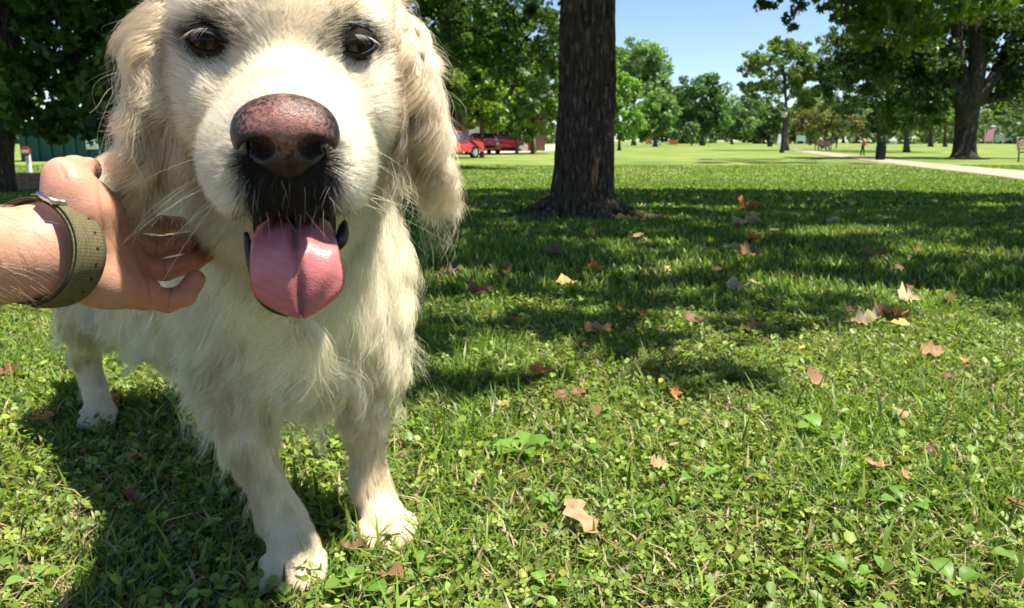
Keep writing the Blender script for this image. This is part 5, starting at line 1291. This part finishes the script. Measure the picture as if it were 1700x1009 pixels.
def ring(name, ang, w0, w1, t0, t1, mat_, par, ru=RU, rv=RV, seg=72):
    A = np.linspace(*ang, seg); rows = []
    us = np.linspace(0, 1, 6)
    V_ = []; UV = []
    for th in A:
        rad = np.cos(th)*wu*ru+np.sin(th)*wv*rv; o = nrm(np.cos(th)*wu/ru+np.sin(th)*wv/rv)
        for k_, u in enumerate(us):
            crown = t1-0.0006*(2*u-1)**4
            V_.append(wc+rad+wa*(w0+(w1-w0)*u)+o*crown); UV.append(((th-ang[0])/(2*np.pi), u, 0))
        for u in us[::-1]:
            V_.append(wc+rad+wa*(w0+(w1-w0)*u)+o*t0); UV.append(((th-ang[0])/(2*np.pi), u, 0))
    m_ = 12; k = np.arange(seg-1)[:, None]*m_; j = np.arange(m_)[None]
    Qr = np.stack([(k+j).ravel(), (k+(j+1) % m_).ravel(), (k+m_+(j+1) % m_).ravel(), (k+m_+j).ravel()], 1)
    caps = [np.array([[j_, j_+1, 10-j_, 11-j_] for j_ in range(5)]), np.array([[j_, j_+1, 10-j_, 11-j_] for j_ in range(5)])[:, ::-1]+(seg-1)*m_]
    return link(name, mesh_np(name, np.array(V_), np.concatenate([Qr]+caps), True, np.array(UV)), mat_, par)
M_WEAVE = weave_mat(); M_STEEL = mat('brushed_steel', (0.62, 0.60, 0.57), 0.28, 0.5, 1.0, noise=0.1, nscale=200)
strap = ring('strap', (-0.9, 2*np.pi-1.0), -0.0105, 0.0105, 0.0002, 0.0022, M_WEAVE, watch)
fold = ring('strap_fold', (0.10, 3.05), -0.0098, 0.0098, 0.0021, 0.0040, M_WEAVE, watch)
M_HOLE = mat('strap_hole', (0.012, 0.011, 0.008), 0.8)
for q_ in range(9):
    th = 0.45+q_*0.27; o_ = nrm(np.cos(th)*wu/RU+np.sin(th)*wv/RV); p0 = wc+np.cos(th)*wu*RU+np.sin(th)*wv*RV+o_*0.00385+wa*0.0030
    MB().tube([p0, p0+o_*0.0004], 0.0009, 8).build('strap_hole', M_HOLE, strap)
# steel loop the strap runs through, on top of the wrist
th = 0.05
def rp(th, w, lift): return wc+np.cos(th)*wu*RU+np.sin(th)*wv*RV+nrm(np.cos(th)*wu/RU+np.sin(th)*wv/RV)*lift+wa*w
lp = [rp(0.66, -0.0125, .0046), rp(0.66, 0.0125, .0046), rp(0.30, 0.0125, .0046), rp(0.30, -0.0125, .0046)]
P = []
for a_, b_ in zip(lp, lp[1:]+lp[:1]):
    for t in (0.14, 0.35, 0.65, 0.86): P.append(a_+(b_-a_)*t)
P.append(P[0]); P.append(P[1])
MB().tube(P, 0.0017, 10).build('loop', M_STEEL, watch, True)
# watch case on the far side of the wrist
cz = -wv; cc = wc+cz*(RV+0.005)
m_ = MB(); m_.tube([cc-cz*0.004, cc-cz*0.003, cc+cz*0.004, cc+cz*0.005], [0.0175, 0.0190, 0.0190, 0.0170], 28); m_.build('watch_case', M_STEEL, watch, True)
# ------------------------------------------------------------------ fallen leaves, each one a thing
M_DRY = leaf_mat('dry_leaf', 0.22, 0.6, 0.3, (1.2, 0.9, 0.5))
def leaf_mesh(kind, seed, curl, col):
    r = np.random.default_rng(seed)
    if kind == 'oak': A = [(0, 0), (.10, .07), (.20, .20), (.30, .12), (.42, .27), (.54, .14), (.66, .26), (.78, .12), (.90, .14), (1, 0)]
    elif kind == 'maple': A = [(0, 0), (.08, .18), (.06, .30), (.22, .28), (.34, .40), (.46, .27), (.60, .30), (.70, .17), (.84, .13), (1, 0)]
    elif kind == 'oval': A = [(0, 0), (.12, .12), (.28, .20), (.45, .23), (.62, .21), (.78, .15), (.90, .08), (1, 0)]
    else: A = [(0, 0), (.06, .15), (.25, .22), (.40, .12), (.62, .24), (.80, .20), (.86, .06), (1, 0)]
    n = len(A); V = []; C = []
    for sgn in (1, 0, -1):
        for x, y in A:
            yy = y*sgn*(1+0.32*r.normal()*(0 < y)); xx = x+0.04*r.normal()*(0 < y)
            z = (curl*0.5+0.12)*(abs(yy)**1.3*1.6+0.8*(x-0.5)**2)*(1.6 if sgn > 0 else 0.6)+0.04*r.normal()*(y > 0)*(0.5+curl)
            V.append((xx-0.5, yy, z)); C.append(np.clip(np.array(col)*(1+0.22*r.normal())*(0.72 if sgn == 0 else 1), 0.01, 0.8))
    k = np.arange(n-1)
    Qs = np.concatenate([np.stack([k, k+n, k+n+1, k+1], 1), np.stack([k+n, k+2*n, k+2*n+1, k+n+1], 1)])
    V = np.array(V); C = np.array(C)
    # a little thickness and the stalk
    V2 = V+[0, 0, -0.012]; F = np.concatenate([Qs, Qs[:, ::-1]+3*n])
    st = np.array([(-0.5, 0.012, 0.0), (-0.5, -0.012, 0.0), (-0.78, -0.010, 0.05), (-0.78, 0.010, 0.05), (-0.64, 0.0, 0.05)])+[0, 0, V[n][2]]
    VV = np.concatenate([V, V2, st]); CC = np.concatenate([C, C*0.9, np.tile(np.array(col)*0.7, (5, 1))]); q = 6*n
    return mesh_np('fallen_leaf', VV, [np.concatenate([F, [[q, q+1, q+2, q+3]]]), np.array([[q, q+4, q+3], [q+1, q+2, q+4]])], True, CC)

TAN = (0.50, 0.31, 0.155); BRN = (0.24, 0.125, 0.070); ORG = (0.58, 0.235, 0.055); YEL = (0.62, 0.46, 0.12); PAL = (0.58, 0.46, 0.26); RUS = (0.30, 0.135, 0.065); PNK = (0.44, 0.25, 0.115); LGR = (0.30, 0.36, 0.09)
# px, py, length px, kind, colour, curl, yaw, lift, tilt, label
LV = [
 (965, 905, 78, 'oak', TAN, .12, 2.2, .030, .75, 'large flat tan oak leaf alone in the grass in front of the dog'),
 (222, 862, 46, 'oak', BRN, .9, 1.3, .016, .9, 'curled reddish brown leaf lying in the dog\'s shadow'),
 (192, 697, 38, 'oval', ORG, .8, 1.4, .020, 1.1, 'upright orange leaf propped against the dog\'s hind paw'),
 (77, 720, 34, 'maple', ORG, .5, .2, .014, .4, 'orange and yellow leaf left of the hind paw'),
 (14, 640, 40, 'oak', RUS, .6, .3, .014, .3, 'rusty leaf at the left edge under the arm'),
 (226, 787, 24, 'scrap', PNK, .7, .6, .012, .4, 'small pinkish leaf scrap between hind paw and curled brown leaf'),
 (590, 945, 40, 'oak', BRN, .6, .1, .010, .2, 'brown leaf flat between the two front paws'),
 (655, 992, 46, 'scrap', RUS, .6, .2, .010, .2, 'rusty leaf scrap at the bottom edge below the far front paw'),
 (895, 640, 36, 'maple', ORG, .5, .1, .018, .6, 'bright orange leaf in the sun patch right of the dog'),
 (835, 698, 26, 'oval', TAN, .3, .1, .016, .1, 'small tan oval leaf with a dark hole under it'),
 (934, 684, 30, 'maple', BRN, .7, 1.2, .015, .6, 'crumpled brown leaf of the pair in the mid grass'),
 (962, 678, 26, 'scrap', RUS, .6, .1, .015, .4, 'rusty scrap touching the crumpled brown leaf'),
 (991, 712, 26, 'scrap', RUS, .7, 1.3, .015, .7, 'small upright rust scrap below the leaf pair'),
 (1120, 682, 34, 'oak', ORG, .6, 1.4, .016, .8, 'upright orange-brown leaf in the middle of the sunny grass'),
 (1092, 803, 34, 'maple', TAN, .6, .3, .014, .5, 'tan crumpled leaf right above the broad green blade'),
 (1355, 658, 42, 'maple', PNK, .8, .6, .018, .6, 'pinkish brown leaf on the shade edge at right'),
 (1495, 722, 38, 'oval', TAN, 1.0, 1.5, .020, 1.1, 'folded tan leaf standing on edge in the grass'),
 (1537, 778, 34, 'oak', BRN, .6, .5, .016, .6, 'dark brown leaf in the sunny grass at right'),
 (1455, 808, 42, 'oak', TAN, .9, 2.7, .016, .5, 'curled light tan leaf pointing at the green weed'),
 (1498, 822, 28, 'scrap', TAN, .9, 1.5, .014, .8, 'light tan scrap beside the curled tan leaf'),
 (1680, 872, 40, 'oak', RUS, .8, 2.6, .014, .6, 'rust red leaf near the right edge low down'),
 (1695, 685, 30, 'maple', PAL, .5, 2.6, .018, .6, 'pale yellow leaf cut by the right edge'),
 (1545, 610, 44, 'maple', PNK, .7, .2, .020, .5, 'pink-brown leaf in the sunny grass below the leaf pile'),
 (1572, 648, 26, 'scrap', BRN, .7, .5, .016, .5, 'small brown scrap below the pink-brown leaf'),
 (1600, 624, 18, 'oval', ORG, .3, .5, .016, .4, 'tiny orange leaf far right in the sunny grass'),
 (992, 570, 46, 'maple', PNK, .9, .1, .022, .5, 'curled pale brown leaf with raised tips in the shade'),
 (1068, 545, 30, 'oak', ORG, .8, 1.5, .022, .9, 'upright orange leaf standing in the shade'),
 (1027, 530, 20, 'scrap', ORG, .6, 1.4, .018, .7, 'small orange scrap left of the upright orange leaf'),
 (1155, 550, 40, 'maple', BRN, .6, .2, .014, .2, 'dull brown leaf low in the shaded grass'),
 (1245, 563, 40, 'oak', BRN, .6, .1, .014, .3, 'brown leaf at the edge of the sun patch'),
 (1220, 492, 44, 'maple', PAL, .5, 1.5, .022, .9, 'pale yellow maple leaf standing upright in the shade'),
 (1250, 485, 22, 'scrap', PAL, .6, 2.4, .020, .7, 'small pale scrap beside the upright yellow leaf'),
 (940, 485, 40, 'oval', YEL, .5, .2, .016, .3, 'yellow leaf lying in the shade ahead of the trunk'),
 (988, 461, 34, 'maple', ORG, .7, .3, .018, .5, 'orange tan leaf in front of the trunk'),
 (840, 463, 30, 'oak', RUS, .8, 1.4, .018, .9, 'upright rust leaf in the shade left of the trunk'),
 (800, 500, 40, 'maple', RUS, .6, .5, .014, .3, 'dark red leaf in the shade beside the dog'),
 (752, 463, 36, 'oak', BRN, .6, .2, .012, .2, 'dim brown leaf beside the dog\'s chest'),
 (633, 643, 22, 'scrap', RUS, .6, 1.4, .018, .7, 'small rust scrap right against the dog\'s leg'),
 (855, 550, 24, 'scrap', RUS, .6, .2, .014, .4, 'dull rust scrap left of the curled pale brown leaf'),
 (925, 432, 50, 'oak', BRN, .6, .1, .014, .2, 'long brown leaf in the deep shade by the trunk'),
 (872, 400, 26, 'oval', YEL, .5, 1.2, .016, .6, 'small yellow leaf left of the trunk\'s foot'),
 (1040, 372, 40, 'oval', YEL, .4, .1, .016, .2, 'yellowish leaf at the right root of the trunk'),
 (1248, 352, 44, 'maple', ORG, .6, .1, .02, .3, 'orange leaf far out right of the trunk'),
 (1235, 381, 50, 'oak', TAN, .6, .1, .02, .3, 'wide tan leaf right of the trunk below the orange one'),
 (1252, 407, 32, 'maple', ORG, .6, .6, .02, .4, 'orange brown leaf on the sunlit strip in the shade'),
 (1215, 424, 36, 'oval', LGR, .4, .2, .02, .3, 'pale green leaf under the sunlit strip'),
 (1245, 435, 44, 'maple', RUS, .7, .2, .02, .4, 'dark red-brown leaf next to the pale green one'),
 (1345, 366, 22, 'scrap', TAN, .6, .3, .02, .5, 'little tan leaf far out in the shade'),
 (1382, 376, 26, 'oval', PAL, .5, .2, .02, .3, 'little pale leaf far out at the end of the sun strip'),
 (1453, 437, 34, 'maple', RUS, .7, .3, .02, .5, 'red-brown leaf in the right-hand shade'),
 (1489, 461, 24, 'oval', TAN, .5, .2, .02, .3, 'small tan leaf below the red-brown one at right'),
 (1597, 433, 26, 'oval', ORG, .4, .1, .02, .3, 'small vivid orange leaf in the right-hand shade'),
 (1507, 516, 48, 'maple', PAL, .6, .2, .022, .4, 'pale beige leaf lying above the leaf pile'),
 (1507, 498, 24, 'scrap', RUS, .8, 1.4, .024, .9, 'dark scrap standing behind the pale beige leaf'),
 (1577, 517, 34, 'maple', PNK, .7, .8, .02, .5, 'pinkish leaf right of the pale beige leaf'),
 (1435, 552, 54, 'oak', PAL, .8, .1, .018, .3, 'long pale leaf forming the left of the leaf pile'),
 (1462, 543, 44, 'oak', TAN, .9, .5, .030, .5, 'tan leaf on top of the leaf pile'),
 (1482, 546, 44, 'maple', TAN, .9, 2.6, .024, .4, 'curled tan leaf at the right of the leaf pile'),
 (1492, 558, 36, 'oval', YEL, .3, .1, .018, .2, 'yellow oval leaf at the foot of the leaf pile'),
 (1408, 535, 26, 'scrap', BRN, .7, .4, .016, .4, 'brown scrap just left of the leaf pile'),
 (1285, 392, 18, 'scrap', PAL, .5, .2, .02, .4, 'tiny pale scrap on the sun strip'),
 (770, 352, 24, 'scrap', TAN, .5, .2, .02, .3, 'faint tan leaf in the shade beside the dog\'s ear'),
 (1060, 402, 22, 'oval', TAN, .5, .4, .02, .4, 'small tan leaf right of the trunk roots'),
 (1190, 462, 22, 'scrap', PNK, .6, .4, .018, .4, 'small pink scrap left of the upright yellow leaf'),
 (1580, 402, 20, 'oval', PNK, .5, .8, .02, .5, 'tiny pink leaf far right in the shade'),
 (1330, 600, 20, 'oval', YEL, .4, .8, .018, .3, 'small yellow leaf in the sun left of the pink-brown leaf'),
]
for i_, (px, py, lp_, kind, col, curl, yaw, lift, tilt, lab) in enumerate(LV):
    p = G(px, py); s = ((p-CAM)@F_)/FPX
    o = link('fallen_leaf', leaf_mesh(kind, 300+i_, curl, col), M_DRY)
    o.location = (p[0], p[1], p[2]+lift*0.5+0.026); L_ = lp_*s*(1.1 if i_ == 0 else 0.95); o.scale = (L_, L_, L_)
    o.rotation_mode = 'ZYX'; o.rotation_euler = (min(max(tilt*0.7, 0.26), 0.50), 0.15*math.sin(i_), yaw); tag(o, lab, 'leaf', 'fallen leaves on the lawn')

rs = np.random.default_rng(91); scr = [leaf_mesh('scrap', 700+k, 0.6, c) for k, c in enumerate((TAN, BRN, RUS, PNK, YEL, ORG))]
for k in range(30):
    p = G(rs.uniform(690, 1690), 375+rs.uniform(0, 1)**0.8*230); s = ((p-CAM)@F_)/FPX
    o = link('leaf_scrap', scr[k % 6], M_DRY); o.location = (p[0], p[1], p[2]+0.022); o.scale = (s*rs.uniform(9, 17),)*3
    o.rotation_mode = 'ZYX'; o.rotation_euler = (rs.uniform(0.1, 0.8), 0, rs.uniform(0, 6.28)); tag(o, 'tiny %s leaf scrap lying in the shaded mid lawn' % ('tan', 'dark brown', 'rust', 'pinkish', 'yellow', 'orange')[k % 6], 'leaf', 'tiny leaf scraps in the shade')

# ------------------------------------------------------------------ broad-leaved weeds in the near grass
def weed(label, px, py, size, n, seed, col=(0.145, 0.27, 0.045), arc=(0, 6.28)):
    r = np.random.default_rng(seed); p = G(px, py); s = ((p-CAM)@F_)/FPX*size*0.95; p = p+[0, 0, 0.012]
    root = empty('broadleaf_weed', p); tag(root, label, 'weed', 'broad-leaved weeds')
    for k in range(n):
        a = arc[0]+(arc[1]-arc[0])*(k+r.uniform(-.3, .3))/n; L_ = s*r.uniform(0.7, 1.15); rise = r.uniform(0.5, 0.95)
        d = np.array([math.cos(a), math.sin(a), 0]); sd = np.array([-d[1], d[0], 0]); m = 9; V = []; C = []
        c0 = np.array(col)*r.uniform(0.8, 1.25)
        for i_ in range(m):
            t = i_/(m-1); cp_ = d*L_*t*0.8+np.array([0, 0, 0.005+L_*rise*(t-0.62*t*t)]); w = L_*(0.05 if t < 0.25 else 0.05+0.24*math.sin(math.pi*min(1, (t-0.25)/0.76))**0.8)
            if i_ == m-1: w = 0.002
            for u in (-1, -0.5, 0, 0.5, 1): V.append(cp_+sd*u*w+np.array([0, 0, abs(u)*w*0.35])); C.append(c0*(1.2 if u == 0 else 1))
        i2, j2 = np.meshgrid(np.arange(m-1), np.arange(4), indexing='ij'); kk = (i2*5+j2).ravel()
        link('leaf', mesh_np('leaf', np.array(V), np.stack([kk, kk+1, kk+6, kk+5], 1), True, np.array(C)), M_GRASS, root)
for i_, (px, py, sz, n, lab) in enumerate([
    (862, 768, 62, 6, 'cluster of broad lime leaves right of the far front paw'), (922, 862, 44, 4, 'small rounded weed above the big tan oak leaf'), (905, 1000, 62, 3, 'broad leaf weed at the bottom edge under the oak leaf'),
    (715, 965, 62, 3, 'broad green leaf at the dog\'s far front paw'), (1365, 740, 56, 4, 'upright pale weed in the sunny grass at centre right'), (1165, 815, 60, 2, 'single long broad blade right of the tan crumpled leaf'),
    (1500, 862, 60, 4, 'weed with long yellow-green leaves beneath the curled tan leaf'), (1285, 985, 56, 2, 'single spoon-shaped leaf at the bottom edge'), (1585, 1003, 80, 3, 'large broad leaf at the bottom right edge'),
    (1692, 960, 56, 4, 'rounded weed in the bottom right corner'), (60, 985, 60, 3, 'broad leaf weed in the bottom left corner'), (330, 905, 46, 3, 'dark broad leaf in the dog\'s shadow'),
    (590, 1003, 70, 3, 'jagged broad leaf at the bottom edge below the near paw'), (640, 820, 50, 4, 'leafy weed just above the far front paw'), (1005, 780, 46, 3, 'small pale weed in the grass above the oak leaf'), (1415, 985, 60, 3, 'broad leaf weed at the bottom edge right of centre')]):
    weed(lab, px, py, sz, n, 500+i_)
